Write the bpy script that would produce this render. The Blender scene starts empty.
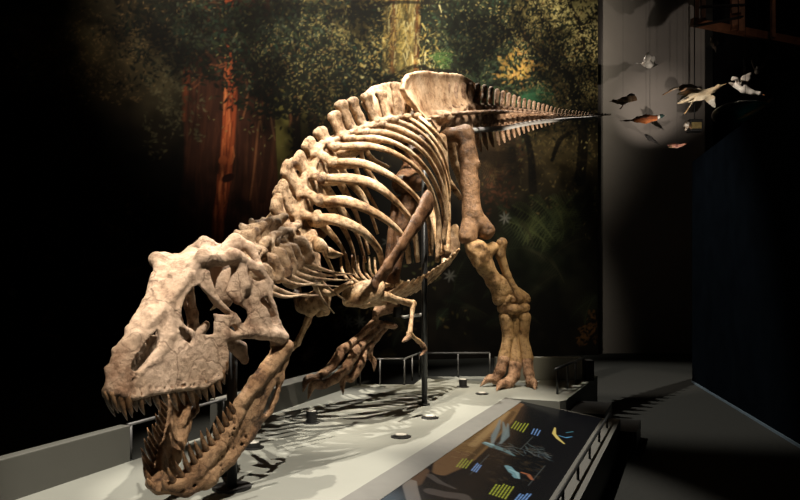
import bpy, math, random
import numpy as np
from mathutils import Vector, Matrix

# ------------------------------------------------------------------ basics
F = 700.0          # focal length in pixels of the 800x500 frame
EYE = 1.15         # camera height above the display platform (platform top is z = 0)
COL = bpy.context.scene.collection
rng = np.random.default_rng(7)
random.seed(7)
FLOOR = -0.45      # visitor floor level


def at(px, py, Y):
    return np.array([(px - 400) / F * Y, Y, EYE - (py - 285) / F * Y])


def on_z(px, py, z=0.0):
    return at(px, py, (EYE - z) * F / (py - 285))


def unit(v):
    v = np.asarray(v, float)
    return v / (np.linalg.norm(v) + 1e-12)


def spline(pts, n):
    """Catmull-Rom through pts, n samples equally spaced by arc length"""
    P = np.asarray(pts, float)
    P = np.vstack([2 * P[0] - P[1], P, 2 * P[-1] - P[-2]])
    out = []
    for i in range(1, len(P) - 2):
        t = np.linspace(0, 1, 24, endpoint=False)[:, None]
        a, b, c, d = P[i - 1], P[i], P[i + 1], P[i + 2]
        out.append(.5 * (2 * b + (c - a) * t + (2 * a - 5 * b + 4 * c - d) * t ** 2 + (3 * b - a - 3 * c + d) * t ** 3))
    out.append(P[-2][None])
    Q = np.vstack(out)
    s = np.r_[0, np.cumsum(np.linalg.norm(np.diff(Q, axis=0), axis=1))]
    u = np.linspace(0, s[-1], n)
    return np.stack([np.interp(u, s, Q[:, k]) for k in range(Q.shape[1])], 1)


# ------------------------------------------------------------------ object helpers
def tag(o, label=None, cat=None, group=None, kind=None):
    if label: o['label'] = label
    if cat: o['category'] = cat
    if group: o['group'] = group
    if kind: o['kind'] = kind
    return o


def empty(name, loc, label=None, cat=None, group=None):
    o = bpy.data.objects.new(name, None)
    o.empty_display_size = .1
    COL.objects.link(o)
    o.location = tuple(loc)
    return tag(o, label, cat, group)


def make_obj(name, verts, faces, mat, parent=None, origin=(0, 0, 0), smooth=True):
    """verts in world coordinates; origin = world position of the object's own origin"""
    me = bpy.data.meshes.new(name)
    V = np.asarray(verts, np.float32) - np.asarray(origin, np.float32)
    if isinstance(faces, np.ndarray) and faces.ndim == 2:
        n = faces.shape[1]
        me.vertices.add(len(V)); me.vertices.foreach_set('co', V.ravel())
        me.loops.add(faces.size); me.loops.foreach_set('vertex_index', faces.astype(np.int32).ravel())
        me.polygons.add(len(faces))
        me.polygons.foreach_set('loop_start', np.arange(0, faces.size, n, dtype=np.int32))
        me.update(calc_edges=True)
    else:
        me.from_pydata([tuple(map(float, v)) for v in V], [], [tuple(int(i) for i in f) for f in faces])
    if smooth:
        me.polygons.foreach_set('use_smooth', np.ones(len(me.polygons), bool))
    me.update()
    o = bpy.data.objects.new(name, me)
    if mat: me.materials.append(mat)
    COL.objects.link(o)
    if parent is not None:
        o.parent = parent
        r = parent
        off = np.zeros(3)
        while r is not None:
            off += np.array(r.location); r = r.parent
        o.location = tuple(np.asarray(origin, float) - off)
    else:
        o.location = tuple(map(float, origin))
    return o


class MB:
    """collects simple solids that belong to ONE part"""
    def __init__(self):
        self.v = []; self.f = []

    def add(self, V, Fs):
        n = len(self.v)
        self.v += [tuple(map(float, p)) for p in V]
        self.f += [tuple(i + n for i in f) for f in Fs]
        return self

    def box(self, c, size, ax=None):
        c = np.asarray(c, float); h = np.asarray(size, float) / 2
        ax = np.eye(3) if ax is None else np.asarray(ax, float)
        V = [c + ax[0] * sx * h[0] + ax[1] * sy * h[1] + ax[2] * sz * h[2]
             for sx in (-1, 1) for sy in (-1, 1) for sz in (-1, 1)]
        Fs = [(0, 1, 3, 2), (4, 6, 7, 5), (0, 4, 5, 1), (2, 3, 7, 6), (0, 2, 6, 4), (1, 5, 7, 3)]
        if np.linalg.det(ax) < 0: Fs = [f[::-1] for f in Fs]
        return self.add(V, Fs)

    def prism(self, poly, z0, z1):
        """vertical prism over a ground polygon given as (x, y); z0/z1 numbers or per-corner lists"""
        n = len(poly)
        a = sum(poly[i][0] * poly[(i + 1) % n][1] - poly[(i + 1) % n][0] * poly[i][1] for i in range(n))
        z0 = [z0] * n if np.isscalar(z0) else list(z0); z1 = [z1] * n if np.isscalar(z1) else list(z1)
        if a < 0: poly = list(poly)[::-1]; z0 = z0[::-1]; z1 = z1[::-1]
        V = [(p[0], p[1], z) for p, z in zip(poly, z0)] + [(p[0], p[1], z) for p, z in zip(poly, z1)]
        Fs = [tuple(range(n))[::-1], tuple(range(n, 2 * n))] + [(i, (i + 1) % n, n + (i + 1) % n, n + i) for i in range(n)]
        return self.add(V, Fs)

    def tube(self, pts, r, seg=10, flat=None, ratio=1.0, cap=True):
        """swept tube; r scalar or per point; flat = direction kept thin (ratio < 1)"""
        P = np.asarray(pts, float); n = len(P)
        r = np.full(n, r, float) if np.isscalar(r) else np.interp(np.linspace(0, 1, n), np.linspace(0, 1, len(r)), r)
        ratio = np.full(n, ratio, float) if np.isscalar(ratio) else np.interp(np.linspace(0, 1, n), np.linspace(0, 1, len(ratio)), ratio)
        T = np.gradient(P, axis=0); T /= np.linalg.norm(T, axis=1)[:, None] + 1e-12
        V = []
        ref = np.asarray(flat, float) if flat is not None else None
        if ref is None:
            ref = np.array([0, 0, 1.]) if abs(T[0][2]) < .9 else np.array([1., 0, 0])
        e = ref
        for i in range(n):
            e = ref if flat is not None else e
            e = e - T[i] * (e @ T[i]); e = unit(e)
            g = np.cross(T[i], e)
            for k in range(seg):
                a = 2 * math.pi * k / seg
                V.append(P[i] + e * (r[i] * ratio[i] * math.cos(a)) + g * (r[i] * math.sin(a)))
        Fs = [(i * seg + k, i * seg + (k + 1) % seg, (i + 1) * seg + (k + 1) % seg, (i + 1) * seg + k)
              for i in range(n - 1) for k in range(seg)]
        if cap:
            V.append(P[0]); V.append(P[-1]); a0 = n * seg; a1 = a0 + 1
            Fs += [(a0, (k + 1) % seg, k) for k in range(seg)]
            Fs += [(a1, (n - 1) * seg + k, (n - 1) * seg + (k + 1) % seg) for k in range(seg)]
        return self.add(V, Fs)

    def lathe(self, c, prof, seg=24):
        """profile of (radius, height) about a vertical axis at c"""
        V = []; n = len(prof)
        for r, z in prof:
            for k in range(seg):
                a = 2 * math.pi * k / seg
                V.append((c[0] + r * math.cos(a), c[1] + r * math.sin(a), c[2] + z))
        Fs = [(i * seg + k, i * seg + (k + 1) % seg, (i + 1) * seg + (k + 1) % seg, (i + 1) * seg + k)
              for i in range(n - 1) for k in range(seg)]
        Fs.append(tuple(range(seg))[::-1]); Fs.append(tuple(range((n - 1) * seg, n * seg)))
        return self.add(V, Fs)

    def build(self, name, mat, parent=None, origin=None, smooth=False, bevel=0):
        if origin is None:
            if parent is not None:
                origin = np.zeros(3); r = parent
                while r is not None:
                    origin = origin + np.array(r.location); r = r.parent
            else:
                V = np.array(self.v); origin = np.array([V[:, 0].mean(), V[:, 1].mean(), V[:, 2].min()])
        o = make_obj(name, self.v, self.f, mat, parent, origin, smooth)
        if bevel:
            m = o.modifiers.new('bevel', 'BEVEL'); m.width = bevel; m.segments = 2; m.limit_method = 'ANGLE'
        return o


# ------------------------------------------------------------------ implicit modelling (fields on a grid + surface nets)
class Field:
    def __init__(self, lo, hi, h):
        lo = np.asarray(lo, float) - 3 * h; hi = np.asarray(hi, float) + 3 * h
        self.h = h; self.lo = lo
        self.n = np.maximum(4, np.ceil((hi - lo) / h).astype(int) + 1)
        self.ax = [(lo[i] + h * np.arange(self.n[i])).astype(np.float32) for i in range(3)]
        self.D = np.full(tuple(self.n), 10.0, np.float32)

    def sub(self, lo, hi):
        a = np.clip(np.floor((np.asarray(lo) - self.lo) / self.h).astype(int), 0, self.n - 1)
        b = np.clip(np.ceil((np.asarray(hi) - self.lo) / self.h).astype(int) + 1, 1, self.n)
        b = np.maximum(b, a + 1)
        return tuple(slice(a[i], b[i]) for i in range(3))

    def grid(self, s):
        return (self.ax[0][s[0]][:, None, None], self.ax[1][s[1]][None, :, None], self.ax[2][s[2]][None, None, :])

    def merge(self, s, d, k, cut=False):
        D = self.D[s]
        if cut:
            a, b = D, -d
            self.D[s] = np.maximum(a, b) + np.maximum(k - np.abs(a - b), 0) ** 2 / (4 * k) if k > 0 else np.maximum(a, b)
        else:
            a, b = D, d
            self.D[s] = np.minimum(a, b) - np.maximum(k - np.abs(a - b), 0) ** 2 / (4 * k) if k > 0 else np.minimum(a, b)

    def cap(self, p0, p1, r0, r1=None, k=.02, thin=None, ratio=1.0, cut=False):
        p0 = np.asarray(p0, float); p1 = np.asarray(p1, float); r1 = r0 if r1 is None else r1
        R = max(r0, r1) + k + 3 * self.h
        s = self.sub(np.minimum(p0, p1) - R, np.maximum(p0, p1) + R)
        X, Y, Z = self.grid(s)
        v = p1 - p0; L2 = v @ v + 1e-12
        t = np.clip(((X - p0[0]) * v[0] + (Y - p0[1]) * v[1] + (Z - p0[2]) * v[2]) / L2, 0, 1)
        qx = X - (p0[0] + t * v[0]); qy = Y - (p0[1] + t * v[1]); qz = Z - (p0[2] + t * v[2])
        q2 = qx * qx + qy * qy + qz * qz
        rr = r0 + t * (r1 - r0)
        if thin is not None:
            n = unit(thin); w = qx * n[0] + qy * n[1] + qz * n[2]
            l = np.sqrt(q2 + (1 / ratio ** 2 - 1) * w * w)
            g = np.where(l > 1e-6, q2 + (1 / ratio ** 4 - 1) * w * w, 1)
            d = (l - rr) * l / np.sqrt(np.maximum(g, 1e-9))
        else:
            d = np.sqrt(q2) - rr
        self.merge(s, d.astype(np.float32), k, cut)
        return self

    def chain(self, pts, rs, k=.02, thin=None, ratio=1.0):
        rs = [rs] * len(pts) if np.isscalar(rs) else rs
        for i in range(len(pts) - 1):
            self.cap(pts[i], pts[i + 1], rs[i], rs[i + 1], k, thin, ratio)
        return self

    def ball(self, c, r, k=.02, cut=False):
        """ellipsoid, axis aligned radii or a number"""
        r = np.full(3, r, float) if np.isscalar(r) else np.asarray(r, float)
        R = r + k + 3 * self.h
        s = self.sub(np.asarray(c) - R, np.asarray(c) + R)
        X, Y, Z = self.grid(s)
        x = X - c[0]; y = Y - c[1]; z = Z - c[2]
        k0 = np.sqrt((x / r[0]) ** 2 + (y / r[1]) ** 2 + (z / r[2]) ** 2)
        k1 = np.sqrt((x / r[0] ** 2) ** 2 + (y / r[1] ** 2) ** 2 + (z / r[2] ** 2) ** 2)
        d = np.where(k1 > 1e-9, k0 * (k0 - 1) / np.maximum(k1, 1e-9), -r.min())
        self.merge(s, d.astype(np.float32), k, cut)
        return self

    def noise(self, amp, scale):
        m = [np.maximum(3, int((self.n[i] * self.h) / scale) + 3) for i in range(3)]
        L = rng.uniform(-1, 1, m).astype(np.float32)
        def mat(n, mm):
            u = np.arange(n) * self.h / scale; i = np.floor(u).astype(int); f = u - i; f = f * f * (3 - 2 * f)
            M = np.zeros((n, mm), np.float32); i = np.minimum(i, mm - 2)
            M[np.arange(n), i] = 1 - f; M[np.arange(n), i + 1] = f
            return M
        A = np.einsum('ia,abc->ibc', mat(self.n[0], m[0]), L)
        A = np.einsum('jb,ibc->ijc', mat(self.n[1], m[1]), A)
        A = np.einsum('kc,ijc->ijk', mat(self.n[2], m[2]), A)
        self.D += amp * A
        return self

    def mesh(self, smooth=1):
        D = self.D; S = D < 0
        c = [(i, j, k) for i in (0, 1) for j in (0, 1) for k in (0, 1)]
        sl = lambda o: tuple(slice(o[a], D.shape[a] - 1 + o[a]) for a in range(3))
        cnt = sum(S[sl(o)].astype(np.int8) for o in c)
        idx = np.argwhere((cnt > 0) & (cnt < 8))
        if len(idx) == 0: return np.zeros((0, 3)), np.zeros((0, 4), int)
        val = {o: D[idx[:, 0] + o[0], idx[:, 1] + o[1], idx[:, 2] + o[2]] for o in c}
        acc = np.zeros((len(idx), 3)); num = np.zeros(len(idx))
        for a in range(3):
            for o in c:
                if o[a] == 1: continue
                q = list(o); q[a] = 1; q = tuple(q)
                d0, d1 = val[o], val[q]
                m = (d0 < 0) != (d1 < 0)
                t = np.where(m, d0 / np.where(m, d0 - d1, 1), 0)
                P = np.tile(np.array(o, float), (len(idx), 1)); P[:, a] += t
                acc[m] += P[m]; num += m
        V = self.lo + self.h * (idx + acc / num[:, None])
        ids = np.full(tuple(np.array(D.shape) - 1), -1, np.int64)
        ids[idx[:, 0], idx[:, 1], idx[:, 2]] = np.arange(len(idx))
        faces = []
        for a in range(3):
            b, cc = (a + 1) % 3, (a + 2) % 3
            s0 = [slice(None)] * 3; s1 = [slice(None)] * 3
            s0[a] = slice(0, -1); s1[a] = slice(1, None)
            m = S[tuple(s0)] != S[tuple(s1)]
            e = np.argwhere(m)
            ok = (e[:, b] > 0) & (e[:, cc] > 0) & (e[:, b] < D.shape[b] - 1) & (e[:, cc] < D.shape[cc] - 1)
            e = e[ok]
            def cid(db, dc):
                g = e.copy(); g[:, b] -= db; g[:, cc] -= dc
                return ids[g[:, 0], g[:, 1], g[:, 2]]
            q = np.stack([cid(1, 1), cid(0, 1), cid(0, 0), cid(1, 0)], 1)
            ins = S[e[:, 0], e[:, 1], e[:, 2]]
            q[~ins] = q[~ins][:, ::-1]
            faces.append(q)
        Fq = np.vstack(faces)
        Fq = Fq[(Fq >= 0).all(1)]
        for _ in range(smooth):
            A = np.zeros_like(V); n = np.zeros(len(V))
            for i in range(4):
                np.add.at(A, Fq[:, i], V[Fq[:, (i + 1) % 4]] + V[Fq[:, i - 1]]); np.add.at(n, Fq[:, i], 2)
            V = .5 * V + .5 * A / n[:, None]
        return V, Fq


def poly_sdf(poly, X, Y):
    """signed distance to a closed polygon on arrays X, Y (negative inside)"""
    P = np.asarray(poly, float); n = len(P)
    d = np.full(X.shape, 1e9); ins = np.zeros(X.shape, bool)
    for i in range(n):
        a = P[i]; b = P[(i + 1) % n]; e = b - a
        wx = X - a[0]; wy = Y - a[1]
        t = np.clip((wx * e[0] + wy * e[1]) / (e @ e + 1e-12), 0, 1)
        d = np.minimum(d, (wx - t * e[0]) ** 2 + (wy - t * e[1]) ** 2)
        c = ((a[1] > Y) != (b[1] > Y)) & (X < (b[0] - a[0]) * (Y - a[1]) / (b[1] - a[1] + 1e-12) + a[0])
        ins ^= c
    d = np.sqrt(d)
    return np.where(ins, -d, d)


def smax(a, b, k):
    return np.maximum(a, b) + np.maximum(k - np.abs(a - b), 0) ** 2 / (4 * k)


def bone(pts_rs, mat, name, parent, h=.012, k=.03, extra=None, nz=.003, label=None):
    """one bone from several capsule chains: list of (points, radii[, thin, ratio])"""
    P = np.vstack([np.asarray(c[0], float) for c in pts_rs])
    rm = max(np.max(c[1]) for c in pts_rs) + k * .5
    if extra:
        P = np.vstack([P] + [np.asarray(e[0], float)[None] for e in extra])
        rm = max(rm, max(np.max(e[1]) for e in extra))
    f = Field(P.min(0) - rm, P.max(0) + rm, h)
    for c in pts_rs:
        f.chain(c[0], c[1], k, *(c[2:] if len(c) > 2 else ()))
    for e in (extra or []):
        f.ball(e[0], e[1], k, cut=len(e) > 2 and e[2] == 'cut')
    if nz: f.noise(nz, .05).noise(nz * .6, .022)
    V, Q = f.mesh()
    org = np.zeros(3); r = parent
    while r is not None:
        org += np.array(r.location); r = r.parent
    o = make_obj(name, V, Q, mat, parent, org)
    if label: o['label'] = label
    return o
# ------------------------------------------------------------------ materials
def nodes(name):
    m = bpy.data.materials.new(name); m.use_nodes = True
    nt = m.node_tree
    b = nt.nodes['Principled BSDF']
    return m, nt, b, (lambda t, **kw: _n(nt, t, **kw)), nt.links.new


def _n(nt, t, **kw):
    n = nt.nodes.new(t)
    for k, v in kw.items():
        if k in n.inputs: n.inputs[k].default_value = v
        else: setattr(n, k, v)
    return n


def ramp(N, stops):
    r = N('ShaderNodeValToRGB'); e = r.color_ramp.elements
    while len(e) < len(stops): e.new(.5)
    for i, (p, c) in enumerate(stops):
        e[i].position = p; e[i].color = (*c, 1)
    return r


def bone_mat(name, light, mid, dark, scale=6, rough=.62, bump=.5, stain=1.0, crack=.4):
    m, nt, b, N, K = nodes(name)
    tc = N('ShaderNodeTexCoord')
    n1 = N('ShaderNodeTexNoise', Scale=scale, Detail=7, Roughness=.62); K(tc.outputs['Object'], n1.inputs['Vector'])
    r1 = ramp(N, [(.34, dark), (.46, mid), (.62, light)]); K(n1.outputs['Fac'], r1.inputs[0])
    # fine dark specks and cracks
    n2 = N('ShaderNodeTexNoise', Scale=scale * 4, Detail=6, Roughness=.7); K(tc.outputs['Object'], n2.inputs['Vector'])
    r2 = ramp(N, [(.36, tuple(c * .55 for c in dark)), (.50, (1, 1, 1))]); K(n2.outputs['Fac'], r2.inputs[0])
    mx = N('ShaderNodeMix', data_type='RGBA', blend_type='MULTIPLY'); mx.inputs['Factor'].default_value = .5 * stain
    K(r1.outputs[0], mx.inputs['A']); K(r2.outputs[0], mx.inputs['B'])
    # crevice shade put into the colour: hollows darkened, edges left pale
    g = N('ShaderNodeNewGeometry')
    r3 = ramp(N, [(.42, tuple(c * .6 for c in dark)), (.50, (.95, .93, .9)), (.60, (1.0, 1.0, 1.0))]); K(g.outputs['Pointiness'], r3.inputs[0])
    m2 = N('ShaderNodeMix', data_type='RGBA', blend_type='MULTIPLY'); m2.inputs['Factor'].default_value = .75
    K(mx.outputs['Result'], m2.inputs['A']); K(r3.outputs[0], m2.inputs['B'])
    # hairline cracks
    wv = N('ShaderNodeTexNoise', Scale=scale * 1.5, Detail=3); K(tc.outputs['Object'], wv.inputs['Vector'])
    wm = N('ShaderNodeMix', data_type='RGBA', blend_type='LINEAR_LIGHT'); wm.inputs['Factor'].default_value = .12
    K(tc.outputs['Object'], wm.inputs['A']); K(wv.outputs['Color'], wm.inputs['B'])
    vo = N('ShaderNodeTexVoronoi', feature='DISTANCE_TO_EDGE', Scale=scale * 1.1); K(wm.outputs['Result'], vo.inputs['Vector'])
    r4 = ramp(N, [(.0, tuple(c * .8 for c in dark)), (.022, (1, 1, 1))]); K(vo.outputs['Distance'], r4.inputs[0])
    m3 = N('ShaderNodeMix', data_type='RGBA', blend_type='MULTIPLY'); m3.inputs['Factor'].default_value = crack
    K(m2.outputs['Result'], m3.inputs['A']); K(r4.outputs[0], m3.inputs['B'])
    K(m3.outputs['Result'], b.inputs['Base Color'])
    b.inputs['Roughness'].default_value = rough
    b.inputs['Specular IOR Level'].default_value = .35
    n3 = N('ShaderNodeTexNoise', Scale=scale * 5, Detail=9, Roughness=.72); K(tc.outputs['Object'], n3.inputs['Vector'])
    b0 = N('ShaderNodeBump', Strength=crack, Distance=.012); K(r4.outputs[0], b0.inputs['Height'])
    bp = N('ShaderNodeBump', Strength=min(1, bump * 1.7), Distance=.028); K(n3.outputs['Fac'], bp.inputs['Height']); K(b0.outputs[0], bp.inputs['Normal'])
    K(bp.outputs[0], b.inputs['Normal'])
    return m


def plain(name, col, rough=.5, metal=0, var=.12, scale=8, bump=0, spec=.5, emit=0):
    m, nt, b, N, K = nodes(name)
    tc = N('ShaderNodeTexCoord')
    n1 = N('ShaderNodeTexNoise', Scale=scale, Detail=5); K(tc.outputs['Object'], n1.inputs['Vector'])
    r1 = ramp(N, [(.3, tuple(max(0, c * (1 - var)) for c in col)), (.7, tuple(min(1, c * (1 + var)) for c in col))])
    K(n1.outputs['Fac'], r1.inputs[0]); K(r1.outputs[0], b.inputs['Base Color'])
    b.inputs['Roughness'].default_value = rough; b.inputs['Metallic'].default_value = metal
    b.inputs['Specular IOR Level'].default_value = spec
    if bump:
        bp = N('ShaderNodeBump', Strength=bump, Distance=.01); K(n1.outputs['Fac'], bp.inputs['Height']); K(bp.outputs[0], b.inputs['Normal'])
    if emit:
        K(r1.outputs[0], b.inputs['Emission Color']); b.inputs['Emission Strength'].default_value = emit
    return m


def painted(name, rough=.7, emit=0.0, spec=.3, coat=0, base=1.0):
    """colours come from the mesh's own 'paint' attribute"""
    m, nt, b, N, K = nodes(name)
    a = N('ShaderNodeVertexColor', layer_name='paint')
    if base < 1:
        sc_ = N('ShaderNodeMix', data_type='RGBA', blend_type='MULTIPLY'); sc_.inputs['Factor'].default_value = 1
        K(a.outputs['Color'], sc_.inputs['A']); sc_.inputs['B'].default_value = (base, base, base, 1)
        K(sc_.outputs['Result'], b.inputs['Base Color'])
    else:
        K(a.outputs['Color'], b.inputs['Base Color'])
    b.inputs['Roughness'].default_value = rough
    b.inputs['Specular IOR Level'].default_value = spec
    if emit:
        K(a.outputs['Color'], b.inputs['Emission Color']); b.inputs['Emission Strength'].default_value = emit
    if coat: b.inputs['Coat Weight'].default_value = coat; b.inputs['Coat Roughness'].default_value = .08
    return m


def set_paint(o, cols):
    """cols: (nverts, 3) linear colours"""
    at_ = o.data.color_attributes.new('paint', 'FLOAT_COLOR', 'POINT')
    c = np.ones((len(cols), 4), np.float32); c[:, :3] = cols
    at_.data.foreach_set('color', c.ravel())


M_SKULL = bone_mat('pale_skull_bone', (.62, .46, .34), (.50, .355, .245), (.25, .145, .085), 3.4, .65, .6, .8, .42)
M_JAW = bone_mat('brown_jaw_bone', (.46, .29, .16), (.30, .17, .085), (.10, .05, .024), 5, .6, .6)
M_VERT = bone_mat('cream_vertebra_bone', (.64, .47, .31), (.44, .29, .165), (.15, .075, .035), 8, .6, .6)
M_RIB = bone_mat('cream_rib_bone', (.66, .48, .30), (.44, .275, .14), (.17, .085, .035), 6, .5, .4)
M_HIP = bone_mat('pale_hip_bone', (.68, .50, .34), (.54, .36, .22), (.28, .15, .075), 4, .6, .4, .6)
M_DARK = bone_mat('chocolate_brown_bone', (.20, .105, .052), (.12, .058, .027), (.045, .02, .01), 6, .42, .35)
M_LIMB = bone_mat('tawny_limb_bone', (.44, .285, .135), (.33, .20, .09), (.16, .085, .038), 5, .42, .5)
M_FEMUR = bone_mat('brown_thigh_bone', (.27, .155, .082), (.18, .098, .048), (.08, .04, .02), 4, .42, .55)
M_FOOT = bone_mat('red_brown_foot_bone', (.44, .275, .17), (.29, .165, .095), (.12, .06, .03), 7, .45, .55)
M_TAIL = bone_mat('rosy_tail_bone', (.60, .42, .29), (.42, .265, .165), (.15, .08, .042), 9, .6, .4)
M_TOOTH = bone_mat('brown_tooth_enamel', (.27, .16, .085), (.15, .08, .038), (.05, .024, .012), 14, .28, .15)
M_STEEL = plain('dark_grey_steel', (.055, .058, .06), .38, .7, .15, 20)
M_RAILBAR = plain('grey_painted_steel', (.45, .45, .44), .5, 0, .1, 20)
M_BLACK = plain('black_metal', (.012, .012, .012), .5, .3, .2, 12)
# ------------------------------------------------------------------ the skeleton
HIP = np.array([.55, 8.0, 0.0])
ROOT = empty('dinosaur_skeleton', HIP, 'mounted tyrannosaur skeleton with open jaws, head low, striding across the grey platform', 'dinosaur skeleton')
ORG = HIP.copy()


def part(name, V, Q, mat, parent=None, label=None):
    o = make_obj(name, V, Q, mat, parent or ROOT, ORG)
    if label: o['label'] = label
    return o


# sagittal plane of the trunk: normal points to the animal's left
LV = unit([.86, -.477, .17])
C0 = at(402, 129, 7.55)
CS = float(LV @ C0)


def lat(px, py, l):
    """point seen at (px, py) lying l metres to the left of the trunk's mid plane"""
    d = np.array([(px - 400) / F, 1, -(py - 285) / F]); o = np.array([0, 0, EYE])
    return o + d * ((CS + l - LV @ o) / (LV @ d))


def mirror(P):
    P = np.asarray(P, float)
    d = P @ LV - CS
    return P - 2 * np.multiply.outer(d, LV)


# ---- skull -----------------------------------------------------------------
def rot3(a, b, c):
    ca, sa, cb, sb, cc, sc = math.cos(a), math.sin(a), math.cos(b), math.sin(b), math.cos(c), math.sin(c)
    return (np.array([[ca, -sa, 0], [sa, ca, 0], [0, 0, 1]]) @ np.array([[cb, 0, sb], [0, 1, 0], [-sb, 0, cb]])
            @ np.array([[1, 0, 0], [0, cc, -sc], [0, sc, cc]]))


SR = rot3(-1.9239, .202, .035); ST = np.array([-.9606, 4.1651, .830]); SS = .83


def SK(P):
    P = np.array(P, float)
    x = P[..., 0]
    P[..., 0] = np.where(x > 1.14, 1.14 + (x - 1.14) * .74, x)   # short, blunt muzzle
    return (P * SS) @ SR.T + ST




def SW(x, z):
    b = np.interp(x, [-.05, .1, .25, .4, .55, .7, .85, 1.0, 1.15, 1.25, 1.30, 1.335], [.38, .39, .36, .30, .25, .215, .18, .14, .105, .085, .06, .015])
    top = np.interp(x, [-.05, .3, .6, .7, .83, .97, 1.08, 1.18, 1.24, 1.32], [.6, .65, .6, .5, .42, .345, .28, .21, .15, .08])
    k = np.interp(x, [0, .4, .7, 1.0, 1.3], [.2, .25, .5, .6, .5])
    return b * (1 - k * np.clip(z / top, 0, 1.2) ** 2)


OUT = [(1.325, .03), (1.272, .0), (1.196, -.008), (1.028, -.037), (.862, -.076), (.724, -.11), (.579, -.108), (.534, -.067), (.502, .01),
       (.49, .115), (.42, .105), (.345, .1), (.274, .074), (.165, .035), (.09, 0), (.02, -.02), (-.02, .06), (.02, .15), (.03, .24),
       (.055, .306), (.015, .36), (.035, .425), (.09, .515), (.165, .58), (.233, .63), (.276, .668), (.35, .675), (.43, .66),
       (.51, .64), (.61, .585), (.684, .52), (.83, .425), (.97, .35), (1.08, .285), (1.18, .215), (1.25, .15), (1.325, .075)]
HOLES = dict(
    naris=[(.92, .302), (.965, .284), (1.024, .247), (1.085, .212), (1.131, .173), (1.155, .146), (1.131, .133), (1.07, .161), (1.024, .194), (.969, .22), (.932, .263)],
    maxf=[(.783, .279), (.76, .267), (.736, .199), (.754, .185), (.781, .229)],
    ant=[(.666, .454), (.608, .496), (.575, .498), (.549, .445), (.518, .382), (.482, .326), (.447, .285), (.488, .303), (.543, .324), (.54, .275), (.558, .239), (.578, .196), (.641, .213), (.68, .231), (.724, .281), (.741, .324), (.725, .382), (.692, .421)],
    orbit=[(.471, .575), (.434, .592), (.39, .58), (.317, .58), (.316, .56), (.351, .51), (.395, .453), (.426, .435), (.411, .391), (.386, .353), (.409, .292), (.444, .333), (.468, .379), (.484, .439), (.489, .504)],
    infra=[(.387, .345), (.348, .319), (.314, .27), (.311, .236), (.346, .202), (.379, .219), (.395, .272)],
    upper=[(.238, .53), (.152, .505), (.102, .444), (.174, .45), (.209, .482)],
    rear=[(.172, .313), (.11, .317), (.088, .251), (.06, .174), (.06, .121), (.109, .134), (.129, .209)],
    jug=[(.46, .20), (.43, .205), (.41, .17), (.44, .155)])

f = Field((-.12, -.45, -.2), (1.38, .45, .80), .0082)
X2, Z2 = np.meshgrid(f.ax[0], f.ax[2], indexing='ij')
P2 = poly_sdf(OUT, X2, Z2)
for hname, hp in HOLES.items():
    P2 = smax(P2, -poly_sdf(hp, X2, Z2) + (.002 if hname in ('maxf', 'infra', 'upper', 'rear') else 0), .012)
W2 = SW(X2, Z2)
gx, gz = np.gradient(W2, f.h)
nrm = np.sqrt(1 + gx ** 2 + gz ** 2)
Yg = f.ax[1][None, :, None]
A = (np.abs(Yg) - W2[:, None, :]) / nrm[:, None, :]
th = .032
f.D = smax((np.abs(A + th / 2) - th / 2), P2[:, None, :].astype(np.float32), .022).astype(np.float32)
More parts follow.
